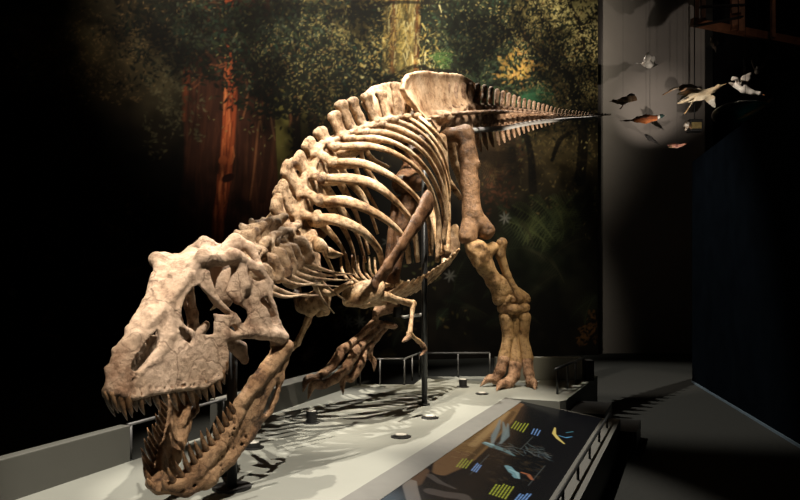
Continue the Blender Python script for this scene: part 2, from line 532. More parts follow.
# roof over nasals and frontals
topx = np.interp(f.ax[0], [p[0] for p in OUT[25:][::1]], [p[1] for p in OUT[25:]])
Wt = SW(f.ax[0], topx)
Xg = f.ax[0][:, None, None]; Zg = f.ax[2][None, None, :]
zt = topx[:, None, None] + 0.028 * np.sqrt(np.clip(1 - (Yg / np.maximum(Wt, .02)[:, None, None]) ** 2, 0, 1)) * np.interp(f.ax[0], [.2, .6, 1.0, 1.33], [.35, .5, 1, .4])[:, None, None]
d = smax(smax(np.abs(Zg - zt + .03) - .03, np.abs(Yg) - Wt[:, None, None] + 0 * Zg, .02), np.maximum(.30 - Xg, Xg - 1.325) + 0 * Yg + 0 * Zg, .02)
f.merge((slice(None),) * 3, d.astype(np.float32), .03)
for s in (1, -1):
    y = lambda x, z, o=0.0: s * (float(SW(x, z)) + o)
    # brow bosses and horns
    f.chain([(.55, y(.55, .62, -.02), .625), (.50, y(.5, .62, .0), .665), (.44, y(.44, .62, .015), .655)], [.035, .048, .035], .03)
    f.chain([(.40, y(.4, .62, .01), .635), (.33, y(.33, .62, .02), .645), (.27, y(.27, .6, .015), .615)], [.03, .045, .035], .03)
    f.chain([(.60, y(.60, .57, -.02), .575), (.76, y(.76, .45, -.02), .455), (.93, y(.93, .35, -.01), .36)], [.028, .022, .016], .03)
    # lacrimal and postorbital bars, jugal ridge, quadrate, squamosal
    f.chain([(.52, y(.52, .55, -.01), .56), (.50, y(.5, .42, -.01), .40), (.40, y(.4, .27, -.005), .23)], [.03, .022, .03], .025)
    f.chain([(.29, y(.29, .55, -.01), .57), (.30, y(.3, .45, -.0), .44), (.36, y(.36, .36, -.01), .34)], [.04, .045, .02], .03)
    f.chain([(.50, y(.5, .15, -.01), .16), (.33, y(.33, .15, .005), .14), (.12, y(.12, .08, .0), .06), (.03, y(.03, .03), .015)], [.03, .032, .036, .042], .03)
    f.chain([(.03, y(.03, .0, -.05), -.02), (.06, y(.06, .2, -.07), .2), (.12, y(.12, .4, -.09), .42)], [.05, .03, .03], .03)
    f.chain([(.24, y(.24, .6, -.02), .60), (.12, y(.12, .53, -.01), .52), (.04, y(.04, .42, -.01), .40)], [.03, .032, .03], .03)
    # supratemporal bars, parietals
    f.chain([(.28, s * .08, .66), (.16, s * .05, .63), (.06, s * .10, .68)], [.05, .05, .05], .04)
    f.chain([(.05, s * .02, .66), (.05, s * .13, .715), (.06, s * .24, .66), (.08, s * .30, .55)], [.035, .042, .036, .03], .03, (1, 0, 0), .6)
    f.chain([(.06, s * .12, .66), (.07, s * .12, .45)], [.05, .05], .04, (1, 0, 0), .5)
    # tooth-bearing margins
    m = [(1.29, .05), (1.20, .01), (1.04, -.015), (.87, -.05), (.73, -.085), (.59, -.085)]
    f.chain([(x, y(x, z, -.016), z) for x, z in m], [.026, .028, .026, .028, .028, .02], .02)
    # ridges on the maxilla and along the nose, pterygoid hooks
    f.chain([(1.19, y(1.19, .10, -.012), .10), (1.0, y(1.0, .15, -.012), .15), (.86, y(.86, .26, -.012), .25), (.80, y(.8, .40, -.012), .40)], [.018, .014, .018, .016], .03)
    f.chain([(.40, s * .20, .10), (.33, s * .22, .02), (.30, s * .23, -.07)], [.04, .045, .025], .03)
    f.chain([(.05, s * .22, .12), (.3, s * .14, .08), (.55, s * .07, .03)], [.03, .035, .025], .03)
f.ball((.12, 0, .42), (.11, .10, .17), .04)
f.ball((.0, 0, .33), .055, .03)
for i in range(14):   # lumpy nasal bones
    x = .62 + .048 * i
    f.ball((x, rng.uniform(-.05, .05), float(np.interp(x, f.ax[0], topx)) + .012 + rng.uniform(-.004, .002)), rng.uniform(.014, .024), .04)
for i in range(150):  # nutrient holes
    x = rng.uniform(.58, 1.3); lo = float(np.interp(x, [.59, .75, .9, 1.06, 1.3], [-.09, -.09, -.055, -.015, .03]))
    z = lo + abs(rng.normal(.03, .08)); sgn = 1 if i % 3 else -1
    f.ball((x, sgn * (float(SW(x, z)) + .008), z), rng.uniform(.008, .014), .004, cut=True)
f.noise(.0045, .09).noise(.0035, .035).noise(.0022, .016)
for hname, hp in HOLES.items():      # open the skull windows cleanly through everything added above
    ph = poly_sdf(hp, X2, Z2) - (.004 if hname in ('ant', 'naris', 'orbit') else .001)
    f.D = smax(f.D, -smax(ph[:, None, :], W2[:, None, :] - .075 - np.abs(Yg), .01), .012).astype(np.float32)
for s in (1, -1):
    f.chain([(.28, s * (float(SW(.28, .6)) - .015), .625), (.275, s * (float(SW(.275, .55)) - .012), .545), (.30, s * (float(SW(.3, .47)) - .012), .46)], [.045, .034, .03], .03)
V, Q = f.mesh(1)
SKULL = part('skull', SK(V), Q, M_SKULL, label='large pale skull with open eye and nose holes')


def tooth(base, d, bend, length, r, parent, toMap, mat=M_TOOTH):
    base = np.asarray(base, float); d = unit(d); t = np.linspace(0, 1, 7)[:, None]
    P = base - d * .02 + d * (length + .02) * t + np.asarray(bend) * (t ** 2) * length
    mb = MB(); mb.tube(toMap(P), list(np.array([1, 1.06, 1, .88, .7, .44, .08]) * r * SS), 8)
    return mb.build('tooth', mat, parent, ORG, smooth=True)


tl = [(1.315, .12), (1.285, .15), (1.245, .13), (1.20, .10), (1.155, .13), (1.10, .085), (1.05, .135), (.995, .10), (.94, .15), (.88, .12), (.82, .15),
      (.765, .10), (.715, .13), (.66, .135), (.61, .12), (.565, .085), (.53, .07)]
for s in (1, -1):
    for x, ln in tl:
        z = float(np.interp(x, [.509, .543, .592, .747, .892, 1.066, 1.223, 1.28, 1.33], [.02, -.055, -.09, -.09, -.06, -.02, .0, .01, .05]))
        if s < 0: ln *= rng.uniform(.8, 1.1)
        tooth((x, s * max(.012, float(SW(x, z)) - .018), z + .005), (rng.uniform(-.05, .1), s * -.05, -1), (-.25, 0, 0), ln, .021 if x < 1.26 else .017, SKULL, SK)

# ---- lower jaw --------------------------------------------------------------
gp = math.radians(31); HG = np.array([.02, 0, -.03])
GR = rot3(0, gp, 0)
JW = lambda P: ((np.asarray(P, float) * (.965, 1, 1) @ GR.T + HG) * SS) @ SR.T + ST


def JWd(x):
    return np.interp(x, [-.1, 0, .3, .6, .9, 1.08, 1.17, 1.22, 1.26], [.36, .36, .34, .28, .20, .14, .10, .055, .0])


JO = [(-.10, -.10), (-.02, -.13), (.122, -.169), (.211, -.218), (.307, -.276), (.4, -.3), (.495, -.27), (.578, -.279), (.706, -.266), (.822, -.245),
      (.911, -.241), (1.011, -.225), (1.091, -.185), (1.17, -.12), (1.235, -.05), (1.25, 0), (1.2, .02), (1.12, -.012), (1.025, -.005), (.97, .001),
      (.893, -.006), (.843, -.024), (.777, -.013), (.69, .006), (.604, .045), (.552, .05), (.484, .05), (.375, .06), (.251, .065), (.134, .03), (.038, .02), (-.06, -.05)]
JGAP = [(.23, -.118), (.302, -.15), (.405, -.16), (.465, -.194), (.445, -.245), (.382, -.255), (.284, -.22), (.225, -.18)]
f = Field((-.14, -.42, -.34), (1.3, .42, .12), .0092)
X2, Z2 = np.meshgrid(f.ax[0], f.ax[2], indexing='ij')
P2 = smax(poly_sdf(JO, X2, Z2), -poly_sdf(JGAP, X2, Z2), .012)
W1 = JWd(f.ax[0]); nr = np.sqrt(1 + np.gradient(W1, f.h) ** 2)
bow = .025 * np.cos((f.ax[2] + .12) / .16 * 1.3)
thj = np.interp(f.ax[0], [-.1, .1, .5, .9, 1.2], [.06, .055, .045, .06, .09])
A = (np.abs(f.ax[1])[None, :, None] - W1[:, None, None] - bow[None, None, :]) / nr[:, None, None]
f.D = smax(np.abs(A + thj[:, None, None] / 2) - thj[:, None, None] / 2, P2[:, None, :], .03).astype(np.float32)
for s in (1, -1):
    yy = lambda x, o=0.: s * (float(JWd(x)) + o)
    f.chain([(.60, yy(.6, .005), -.02), (.85, yy(.85, .005), -.07), (1.05, yy(1.05, .005), -.06), (1.17, yy(1.17, -.01), -.03)], [.03, .035, .04, .045], .03)
    f.chain([(.62, yy(.62, .0), -.22), (.85, yy(.85, .0), -.2), (1.02, yy(1.02, .0), -.17), (1.14, yy(1.14, -.02), -.1)], [.04, .045, .05, .055], .04)
    f.chain([(-.03, yy(-.03), -.06), (.14, yy(.14, .01), -.03), (.38, yy(.38, .015), .02), (.55, yy(.55, .01), .02)], [.05, .04, .035, .03], .03)
    f.chain([(.0, yy(.0, -.05), -.02), (.0, yy(.0, .02), -.03)], [.045, .045], .03)
    f.chain([(.2, yy(.2, -.03), -.1), (.42, yy(.42, -.05), -.13), (.62, yy(.62, -.04), -.15)], [.03, .03, .03], .03)
for i in range(90):
    x = rng.uniform(.65, 1.2); z = rng.uniform(-.2, -.0); sgn = 1 if i % 3 else -1
    f.ball((x, sgn * (float(JWd(x)) + .025), z), rng.uniform(.008, .014), .004, cut=True)
f.noise(.006, .08).noise(.004, .03).noise(.0025, .015)
V, Q = f.mesh(1)
JAW = part('lower_jaw', JW(V), Q, M_JAW, label='brown gaping lower jaw with long teeth')
for s in (1, -1):
    for x, ln in [(1.215, .06), (1.175, .11), (1.125, .14), (1.075, .15), (1.02, .15), (.97, .13), (.92, .15), (.87, .12), (.82, .11), (.77, .13), (.72, .10), (.675, .09), (.635, .07)]:
        z = float(np.interp(x, [.6, .69, .78, .84, .97, 1.03, 1.12, 1.2], [.045, .006, -.013, -.02, 0, -.005, -.012, .015]))
        tooth((x, s * max(.02, float(JWd(x)) - .005), z), (rng.uniform(-.05, .1), s * .05, 1), (-.3, 0, 0), ln * rng.uniform(.9, 1.1), .019, JAW, JW)

# ---- backbone ---------------------------------------------------------------
TT = [(312, 237), (317, 217), (320, 200), (322, 178), (334, 162), (337, 147), (352, 139), (367, 132), (383, 125), (395, 120), (407, 117), (418, 116)]
SP = [(276, 204), (282, 190), (286, 169), (298, 159), (308, 144), (320, 132), (334, 116), (341, 105), (352, 102), (366, 97), (381, 94), (395, 86)]
TL = [lat(*p, .23) for p in TT]
ST_ = [lat(*p, .0) for p in SP]
CC = [lat(p[0] - 17, p[1] + 15, 0) for p in TT]
CC = list(spline(CC, len(CC)))
for i in range(len(TT)):
    t = unit(CC[min(i + 1, len(CC) - 1)] - CC[max(i - 1, 0)])
    c = CC[i]; T = TL[i]; Tr = mirror(T); S = ST_[i]
    b = c + unit(S - c) * .12
    up = unit(S - b)
    w = t * .05
    ln = .105
    bone([([c - t * ln, c, c + t * ln], [.10, .075, .10]),
          ([c, b], [.07, .06]),
          ([b - w * .75, S - w * 1.05], [.044, .031], LV, .72), ([b + w * .75, S + w * 1.05], [.044, .033], LV, .72), ([b, S + unit(S - b) * .012], [.044, .036], LV, .62),
          ([S - w * 1.05 - LV * .008, S + w * 1.1 + LV * .008], [.033, .036], LV, .85),
          ([b, T], [.052, .034], up, .6), ([T - t * .03, T + t * .03], [.034, .034]),
          ([b, Tr], [.052, .034], up, .6), ([Tr - t * .03, Tr + t * .03], [.034, .034]),
          ([b - t * .11 + LV * .06, b + t * .11 + LV * .06], [.03, .03]), ([b - t * .11 - LV * .06, b + t * .11 - LV * .06], [.03, .03])],
         M_VERT, 'back_vertebra', ROOT, .0115, .03, nz=.005)

# neck
NK = spline([at(237, 283, 4.25), at(250, 272, 4.5), at(262, 265, 4.75), at(274, 259, 5.0), at(285, 254, 5.25), CC[0] - (CC[1] - CC[0]) * .6], 9)


def frame_at(P, i, roll=None):
    t = unit(P[min(i + 1, len(P) - 1)] - P[max(i - 1, 0)])
    l = unit(np.cross(t, [0, 0, 1.]))
    if roll is not None: l = unit(l * (1 - roll) + LV * roll)
    u = unit(np.cross(l, t))
    return t, l, u


def neck_template():
    fl = Field((-.16, -.34, -.34), (.2, .34, .34), .0125)
    fl.chain([(-.1, 0, 0), (0, 0, 0), (.1, 0, .0)], [.10, .075, .10], .03)
    fl.cap((0, 0, .0), (0, 0, .14), .085, .07, .04)
    fl.chain([(-.03, 0, .14), (-.02, 0, .24)], [.05, .05], .04, (1, 0, 0), .8)
    for s in (1, -1):
        fl.chain([(0, s * .06, .08), (.02, s * .17, .06), (.03, s * .21, -.03)], [.05, .045, .04], .03, (1, 0, 0), .65)
        fl.chain([(-.1, s * .1, .15), (.0, s * .09, .14), (.13, s * .12, .19)], [.04, .04, .042], .03, (0, 0, 1), .7)
        fl.chain([(-.02, s * .03, .23), (.0, s * .08, .27)], [.035, .03], .03)
        fl.chain([(.0, s * .09, -.05), (.04, s * .19, -.08)], [.04, .035], .03)
    fl.noise(.010, .07).noise(.005, .028)
    return fl.mesh()


NVS = [neck_template() for _ in range(3)]
for i in range(len(NK)):
    t, l, u = frame_at(NK, i, i / 10)
    k = np.interp(i, [0, 8], [.78, 1.02])
    tw = rng.uniform(-.1, .1); l, u = l * math.cos(tw) + u * math.sin(tw), u * math.cos(tw) - l * math.sin(tw)
    kz = k * rng.uniform(.9, 1.2); ky = k * rng.uniform(.9, 1.12)
    NV, NQ = NVS[i % 3]
    V = NK[i] + k * NV[:, :1] * t + ky * NV[:, 1:2] * l + kz * NV[:, 2:3] * u
    part('neck_vertebra', V, NQ, M_VERT)
    for s in (1, -1):      # thin neck ribs trailing back and outwards under the neck
        a = NK[i] + k * (l * s * .18 + u * -.08 + t * .03)
        ln = np.interp(i, [0, 4, 6, 8], [.30, .46, .40, .28]) * rng.uniform(.8, 1.15)
        dn = rng.uniform(-.02, .05)
        pts = spline([a, a + t * .10 + l * s * .05 - u * .06, a + t * ln * .55 + l * s * ln * .33 - u * (.10 + dn), a + t * ln + l * s * ln * .62 - u * (.13 + dn * 2)], 10)
        MB().tube(pts, [.034, .02, .012, .006], 8, flat=u, ratio=.7).build('neck_rib', M_VERT, ROOT, ORG, smooth=True)

# ---- ribs -------------------------------------------------------------------
RB = [
    [(312, 238), (321, 246), (332, 254), (342, 255)],
    [(317, 217), (340, 221), (362, 231), (378, 249), (382, 264)],
    [(320, 200), (352, 203), (385, 219), (405, 240), (409, 263)],
    [(322, 178), (360, 180), (380, 188), (400, 206), (413, 226), (418, 262)],
    [(334, 162), (360, 163), (380, 170), (400, 182), (420, 202), (430, 227), (431, 256)],
    [(337, 147), (370, 146), (394, 153), (414, 166), (428, 184), (436, 206), (439, 230), (437, 262)],
    [(352, 139), (380, 139), (404, 148), (424, 166), (436, 186), (444, 214), (444, 245)],
    [(367, 132), (390, 134), (414, 144), (430, 160), (442, 186), (446, 216), (444, 237)],
    [(383, 125), (402, 130), (420, 140), (434, 156), (444, 180), (448, 217)],
    [(395, 120), (414, 128), (431, 142), (442, 162), (449, 186), (449, 202)],
    [(407, 117), (424, 128), (437, 143), (445, 160), (450, 180)],
    [(418, 116), (430, 126), (440, 138), (447, 150)],
]
LATP = [.23, .42, .53, .56, .52, .46]
for i, r in enumerate(RB):
    n = len(r); u = np.linspace(0, 1, n)
    wid = np.interp(i, [0, 2, 6, 11], [.62, .95, 1.0, .62])
    P = [lat(px, py, .22 + (np.interp(a, np.linspace(0, 1, 6), LATP) - .22) * wid) for (px, py), a in zip(r, u)]
    P = spline(P, 26)
    c = CC[i]
    t = unit(CC[min(i + 1, 11)] - CC[max(i - 1, 0)])
    rr = [.034, .056, .052, .046, .04, .032, .022] if i not in (0,) else [.032, .05, .034, .012]
    if i > 8: rr = [x * .72 for x in rr]
    if i in (1,): rr = [x * .9 for x in rr]
    for side in (0, 1):
        A_ = mirror(P) if side else P
        mb = MB().tube(A_, rr, 10, flat=np.cross(t, unit(A_[5] - A_[0])), ratio=[.8, .42, .42, .5, .6, .7])
        h0 = A_[0] * .15 + c * .85 + t * .08
        mb.tube(spline([A_[4], A_[2] * .5 + (c + (A_[0] - c) * .4) * .5 + (0, 0, -.03), h0], 8), [.03, .03, .028], 8)
        mb.build('rib', M_RIB, ROOT, ORG, smooth=True)

# ---- shoulder, wishbone, arms -------------------------------------------------
sc = [lat(428, 203, .60), lat(416, 223, .60), lat(402, 245, .56), lat(388, 266, .48), lat(377, 284, .40)]
sw = [.085, .07, .055, .055, .08]
bone([(sc, sw, LV, .38), ([lat(429, 199, .60), lat(425, 207, .60)], [.085, .085], LV, .35)], M_DARK, 'shoulder_blade', ROOT, .012, .03, nz=.002, label='dark brown shoulder blade')
bone([([mirror(p) for p in sc], sw, LV, .38)], M_DARK, 'shoulder_blade', ROOT, .012, .03, nz=.002)
for side in (0, 1):
    mm = mirror if side else (lambda p: np.asarray(p))
    co = [mm(lat(374, 289, .36)), mm(lat(362, 293, .26)), mm(lat(350, 294, .14))]
    bone([(co, [.10, .105, .085], np.cross(LV, [0, .5, 1]), .42), ([mm(lat(378, 286, .38)), mm(lat(376, 298, .34))], [.06, .06]), ([mm(lat(384, 302, .34)), mm(lat(364, 304, .2)), mm(lat(346, 303, .1))], [.03, .035, .03])], M_RIB, 'coracoid', ROOT, .012, .03)
wb = spline([lat(352, 283, .20), lat(343, 287, .10), lat(333, 293, .0), lat(325, 292, -.08), lat(318, 284, -.2), lat(312, 277, -.3)], 24)
MB().tube(wb, [.022, .03, .026, .03, .022], 10).build('wishbone', M_RIB, ROOT, ORG, smooth=True)
# left arm
aL = dict(sh=lat(384, 296, .42), el=lat(413, 304, .47), wr=lat(410, 333, .47))


def arm(sh, el, wr, fingers):
    d = unit(el - sh)
    bone([([sh, sh + (el - sh) * .5, el], [.042, .026, .034]), ([sh + (el - sh) * .15, sh + (el - sh) * .4 + (0, 0, -.025)], [.034, .022])], M_RIB, 'upper_arm_bone', ROOT, .009, .02, nz=.002)
    o = unit(np.cross(wr - el, [.8, .2, .3])) * .026
    for q in (o, -o):
        bone([([el + q, (el + wr) / 2 + q * .7, wr + q * .7], [.027, .016, .023])], M_RIB, 'forearm_bone', ROOT, .009, .015, nz=.0015)
    for fi in fingers:
        P = spline(fi[:-1], 7)
        bone([([P[0], P[1], P[3], P[4]], [.026, .017, .018, .024]), ([P[4], P[6]], [.022, .02])], M_RIB, 'finger', ROOT, .008, .01, nz=.001)
        cl = spline(fi[-1], 9)
        MB().tube(cl, [.024, .022, .016, .004], 8).build('finger_claw', M_FOOT, ROOT, ORG, smooth=True)


L_ = .47
arm(aL['sh'], aL['el'], aL['wr'],
    [[lat(411, 335, L_), lat(417, 340, L_), lat(422, 344, L_), [lat(422, 344, L_), lat(425, 350, L_), lat(420, 356, L_)]],
     [lat(409, 334, L_), lat(409, 337, L_), [lat(409, 337, L_), lat(406, 339, L_), lat(402, 342, L_)]]])
Lr = -.40
arm(lat(317, 292, Lr), lat(308, 320, Lr), lat(298, 342, Lr),
    [[lat(297, 343, Lr), lat(290, 345, Lr), lat(284, 346, Lr), [lat(284, 346, Lr), lat(278, 348, Lr), lat(277, 353, Lr)]],
     [lat(298, 344, Lr), lat(292, 349, Lr), lat(287, 350, Lr), [lat(287, 350, Lr), lat(283, 352, Lr), lat(284, 357, Lr)]]])

# ---- belly ribs ----------------------------------------------------------------
BAND = spline([(370, 301), (390, 299), (408, 294), (422, 287), (434, 278), (446, 268), (457, 256)], 101)
for k in range(13):
    u0 = .68 * k / 12
    B = lambda u, dx, dy, l: lat(*(BAND[int(100 * min(1, u))] + (dx, dy)), l)
    MB().tube(spline([B(u0, 0, 0, 0), B(u0 + .14, 0, -3, .13), B(u0 + .26, 1, -8 + .25 * k, .28), B(u0 + .32, 2, -14 + .6 * k, .40)], 14), [.026, .028, .024, .012], 8).build('belly_rib', M_RIB, ROOT, ORG, smooth=True)
    if k < 10:
        q = [lat(341 + 5.6 * k, 254 + .6 * k, -.40), lat(341.5 + 5.8 * k, 268 + .8 * k, -.34), lat(348 + 6.4 * k, 280 + .4 * k, -.2), lat(361 + 6.4 * k, 287 - .2 * k, -.05)]
        MB().tube(spline(q, 14), [.010, .014, .017, .02], 8).build('belly_rib', M_RIB, ROOT, ORG, smooth=True)
# ---- hips ------------------------------------------------------------------------
IL = [(355, 150), (365, 110), (390, 80), (430, 68), (490, 65), (560, 80), (620, 85), (690, 110), (735, 145), (745, 185), (735, 215), (690, 220),
      (660, 235), (630, 270), (605, 285), (575, 290), (555, 305), (545, 350), (520, 355), (500, 315), (470, 285), (440, 255), (410, 220), (375, 185)]
IL = [lat(330 + a / 5, 60 + b / 5, .22) for a, b in IL]
ic = np.mean(IL, 0)
e1 = unit(np.cross([0, 0, 1.], LV)); e1 = e1 if e1[1] > 0 else -e1
e2 = unit(np.cross(LV, e1)); e2 = e2 if e2[2] > 0 else -e2
il2 = np.array([((p - ic) @ e1, (p - ic) @ e2) for p in IL])
f = Field((il2[:, 0].min() - .05, il2[:, 1].min() - .05, -.14), (il2[:, 0].max() + .05, il2[:, 1].max() + .05, .14), .012)
X2, Y2 = np.meshgrid(f.ax[0], f.ax[1], indexing='ij')
pd = poly_sdf(il2, X2, Y2)
dish = -.05 * (1 - np.exp(-np.clip(-pd, 0, 1) / .10)) + .02 * np.sin(X2 * 4)
tk = .022 + .010 * np.exp(-np.clip(-pd, 0, 1) / .05) + .03 * np.clip((X2 - .35) / .3, 0, 1)
pd = pd - .028
f.D = smax(np.abs(f.ax[2][None, None, :] - dish[:, :, None]) - tk[:, :, None], pd[:, :, None], .03).astype(np.float32)
hipq = il2[[15, 16, 17]].mean(0)
f.chain([(hipq[0] - .1, hipq[1] + .05, 0), (hipq[0] + .1, hipq[1] + .08, .02)], [.07, .07], .05)
f.noise(.006, .12).noise(.004, .04)
V, Q = f.mesh()
VL = ic + V[:, :1] * e1 + V[:, 1:2] * e2 + V[:, 2:3] * LV
if np.linalg.det(np.array([e1, e2, LV])) < 0: Q = Q[:, ::-1]
part('hip_bone', VL, Q, M_HIP, label='broad pale flared hip bone')
part('hip_bone', mirror(VL), Q[:, ::-1], M_HIP)
hj = lat(452, 132, .20)
hc = lat(440, 128, 0)
for side in (0, 1):
    mm = mirror if side else (lambda p: np.asarray(p))
    bone([([mm(lat(440, 140, .18)), mm(lat(446, 190, .12)), mm(lat(447, 250, .04))], [.08, .05, .05])], M_RIB, 'pubis', ROOT, .012, .03)
    bone([([mm(lat(449, 140, .16)), mm(lat(455, 165, .10)), mm(lat(466, 196, .04))], [.07, .045, .035])], M_RIB, 'ischium', ROOT, .012, .03)
bone([([lat(446, 262, 0), lat(450, 245, 0), lat(455, 228, 0)], [.06, .115, .05], (-.1, 1, .1), .4), ([lat(447, 260, 0), lat(442, 266, 0)], [.04, .03], LV, .6)], M_HIP, 'pubic_boot', ROOT, .012, .04, label='pale pointed end of the pubic bone')

# ---- sacrum and tail ---------------------------------------------------------------
TP = spline([CC[-1], at(424, 124, 7.95), at(445, 121, 8.3), at(472, 119, 8.85), at(500, 118, 9.5), at(530, 117, 10.3), at(560, 117, 11.2), at(590, 116, 12.2), at(610, 115, 12.9)], 400)
ts = np.linspace(0, 1, 400)
arc = np.r_[0, np.cumsum(np.linalg.norm(np.diff(TP, axis=0), axis=1))]
LT = arc[-1]


def tail_template(proc):
    fl = Field((-.14, -.30, -.14), (.16, .30, .46), .0125)
    fl.chain([(-.09, 0, 0), (0, 0, 0), (.09, 0, 0)], [.095, .07, .095], .03)
    fl.cap((0, 0, .02), (.02, 0, .14), .06, .05, .03)
    fl.chain([(.0, 0, .12), (.04, 0, .27), (.10, 0, .40)], [.045, .034, .04], .025, (0, 1, 0), .7)
    fl.chain([(.03, 0, .12), (.07, 0, .27), (.12, 0, .41)], [.04, .03, .042], .025, (0, 1, 0), .8)
    for s in (1, -1):
        if proc: fl.chain([(0, s * .04, .07), (.05, s * .24, .06)], [.05, .035], .03, (0, 0, 1), .55)
        fl.chain([(-.12, s * .05, .16), (.0, s * .045, .13), (.1, s * .04, .16)], [.028, .03, .026], .02)
    fl.noise(.006, .06).noise(.003, .025)
    return fl.mesh()


TV = [tail_template(True), tail_template(False)]
pos = .18; k = 0; tailpts = []
while pos < LT - .02:
    q = pos / LT
    c = np.array([np.interp(pos, arc, TP[:, j]) for j in range(3)])
    c2 = np.array([np.interp(min(pos + .1, LT), arc, TP[:, j]) for j in range(3)])
    c1 = np.array([np.interp(max(pos - .1, 0), arc, TP[:, j]) for j in range(3)])
    t = unit(c2 - c1); l = unit(np.cross(t, [0, 0, 1.])); u = unit(np.cross(l, t))
    px = 400 + F * c[0] / c[1]
    hh = np.interp(px, [400, 440, 480, 500, 520, 540, 560, 580, 600, 612], [.40, .42, .43, .36, .27, .195, .125, .085, .045, .02])   # half height in metres
    step = np.interp(q, [0, .25, 1], [.22, .19, .115])
    V, Q = TV[0 if hh > .16 else 1]
    sx = step / .205; sy = np.clip(hh / .42, .12, 1); sz = hh / .43
    P = c + V[:, :1] * sx * t + V[:, 1:2] * sy * l + V[:, 2:3] * sz * u
    part('tail_vertebra' if k > 3 else 'hip_vertebra', P, Q, M_TAIL if k > 3 else M_VERT)
    if k > 4 and hh > .03:
        a = c - u * .07 * sz - t * step * .5
        z = a - u * (hh - .06) * .95 + t * .12 * sz
        mb = MB()
        mb.tube(spline([a + l * .05 * sy, (a + z) / 2, z], 8), [.03 * sz + .006, .03 * sz + .008, .04 * sz + .007, .014], 8, flat=l, ratio=.7)
        mb.tube(spline([a - l * .05 * sy, (a * .6 + z * .4)], 6), [.03 * sz + .004, .026 * sz + .004], 8, flat=l, ratio=.6)
        mb.build('chevron_bone', M_TAIL, ROOT, ORG, smooth=True)
    tailpts.append((c, t, l, u, hh))
    pos += step; k += 1
for s in (1, -1):
    P = [c + l * s * (.10 * min(1, hh / .4) + .03) + u * (.02 if s < 0 else -.15 * min(1, hh / .4)) for c, t, l, u, hh in tailpts[3:-4]]
    MB().tube(spline(P, 40), [.036, .03, .016], 8).build('support_bar', M_RAILBAR, ROOT, ORG, smooth=True)

# ---- legs ----------------------------------------------------------------------------
def thigh(head, troch, pts, con1, con2, mat=M_LIMB, extra=None):
    bone([([head, troch], [.085, .085]), ([troch] + pts, [.105] + [.10] * (len(pts) - 1) + [.105]), ([pts[-1], con1], [.09, .105]), ([pts[-1], con2], [.09, .10]),
          ([pts[0], pts[0] + (pts[0] - head) * .35 + np.array([0, 0, -.02])], [.07, .055])], mat, 'thigh_bone', ROOT, .0125, .04, nz=.004, extra=extra)


thigh(at(447, 135, 8.0), at(465, 134, 7.9), [at(468, 155, 7.85), at(470, 185, 7.8), at(472, 212, 7.75)], at(468, 236, 7.72), at(486, 231, 7.78), M_FEMUR, [(at(478, 237, 7.60), .055, 'cut'), (at(469, 139, 7.76), .035, 'cut'), (at(457, 145, 7.86), .05, 'cut')])
bone([([at(477, 250, 7.75), at(485, 266, 7.85), at(494, 281, 7.92), at(503, 296, 8.0)], [.12, .095, .085, .11]), ([at(470, 245, 7.7), at(477, 264, 7.72)], [.06, .05]),
      ([at(493, 248, 7.85), at(486, 252, 7.8)], [.07, .08]), ([at(500, 284, 7.95), at(499, 299, 7.96)], [.08, .075]), ([at(503, 282, 7.97), at(512, 298, 7.98)], [.08, .085]), ([at(506, 284, 8.0), at(524, 299, 8.02)], [.06, .075])],
     M_LIMB, 'shin_bone', ROOT, .0125, .045, extra=[(at(483, 250, 7.60), .075, 'cut'), (at(493, 256, 7.68), .05, 'cut'), (at(512, 296, 7.86), .045, 'cut')], nz=.005)
bone([([at(502, 243, 7.86), at(500, 254, 7.88), at(507, 275, 7.92), at(519, 299, 7.95)], [.062, .055, .042, .055])], M_LIMB, 'calf_bone', ROOT, .0115, .03)
bone([([at(503, 308, 7.99), at(513, 309, 7.95), at(524, 308, 8.0)], [.07, .06, .07]), ([at(505, 303, 7.94), at(510, 297, 7.90)], [.045, .03])], M_LIMB, 'ankle_bone', ROOT, .012, .03)


def claw(P, r, name='toe_claw'):
    MB().tube(spline(P, 11), [r, r * 1.08, r * .85, r * .5, r * .1], 10).build(name, M_FOOT, ROOT, ORG, smooth=True)


def toe(P, r, mat=M_FOOT):
    """phalanges between joints P, each with swollen ends"""
    for a, b in zip(P[:-1], P[1:]):
        a = np.asarray(a); b = np.asarray(b)
        bone([([a + (b - a) * .1, a + (b - a) * .5, b - (b - a) * .08], [r, r * .78, r * .95])], mat, 'toe_bone', ROOT, .0105, .02, nz=.003)
        r *= .93


mtm = M_LIMB
bone([([at(506, 317, 8.0), at(508, 338, 8.02), at(504, 357, 7.98)], [.08, .058, .07])], mtm, 'foot_bone', ROOT, .0115, .03)
bone([([at(515, 317, 8.04), at(514, 340, 8.06), at(515, 362, 7.98)], [.07, .06, .078])], mtm, 'foot_bone', ROOT, .0115, .03)
bone([([at(524, 317, 8.02), at(523, 338, 8.05), at(527, 358, 8.02)], [.08, .06, .075])], mtm, 'foot_bone', ROOT, .0115, .03)
toe([at(504, 359, 7.96), at(500, 371, 7.95), at(495, 380, 7.95)], .07)
claw([at(495, 379, 7.95), at(489, 378.5, 7.92), at(480, 386.5, 7.90)], .045)
toe([at(515, 365, 7.96), at(514, 376, 7.9), at(508, 383, 7.85), at(505, 385, 7.8)], .08)
claw([at(506, 384, 7.8), at(501, 384, 7.72), at(496, 391.5, 7.58)], .046)
toe([at(527, 361, 8.0), at(529, 374, 7.93), at(531, 383, 7.88)], .07)
claw([at(531, 382, 7.87), at(534, 383, 7.82), at(535, 390, 7.68)], .042)

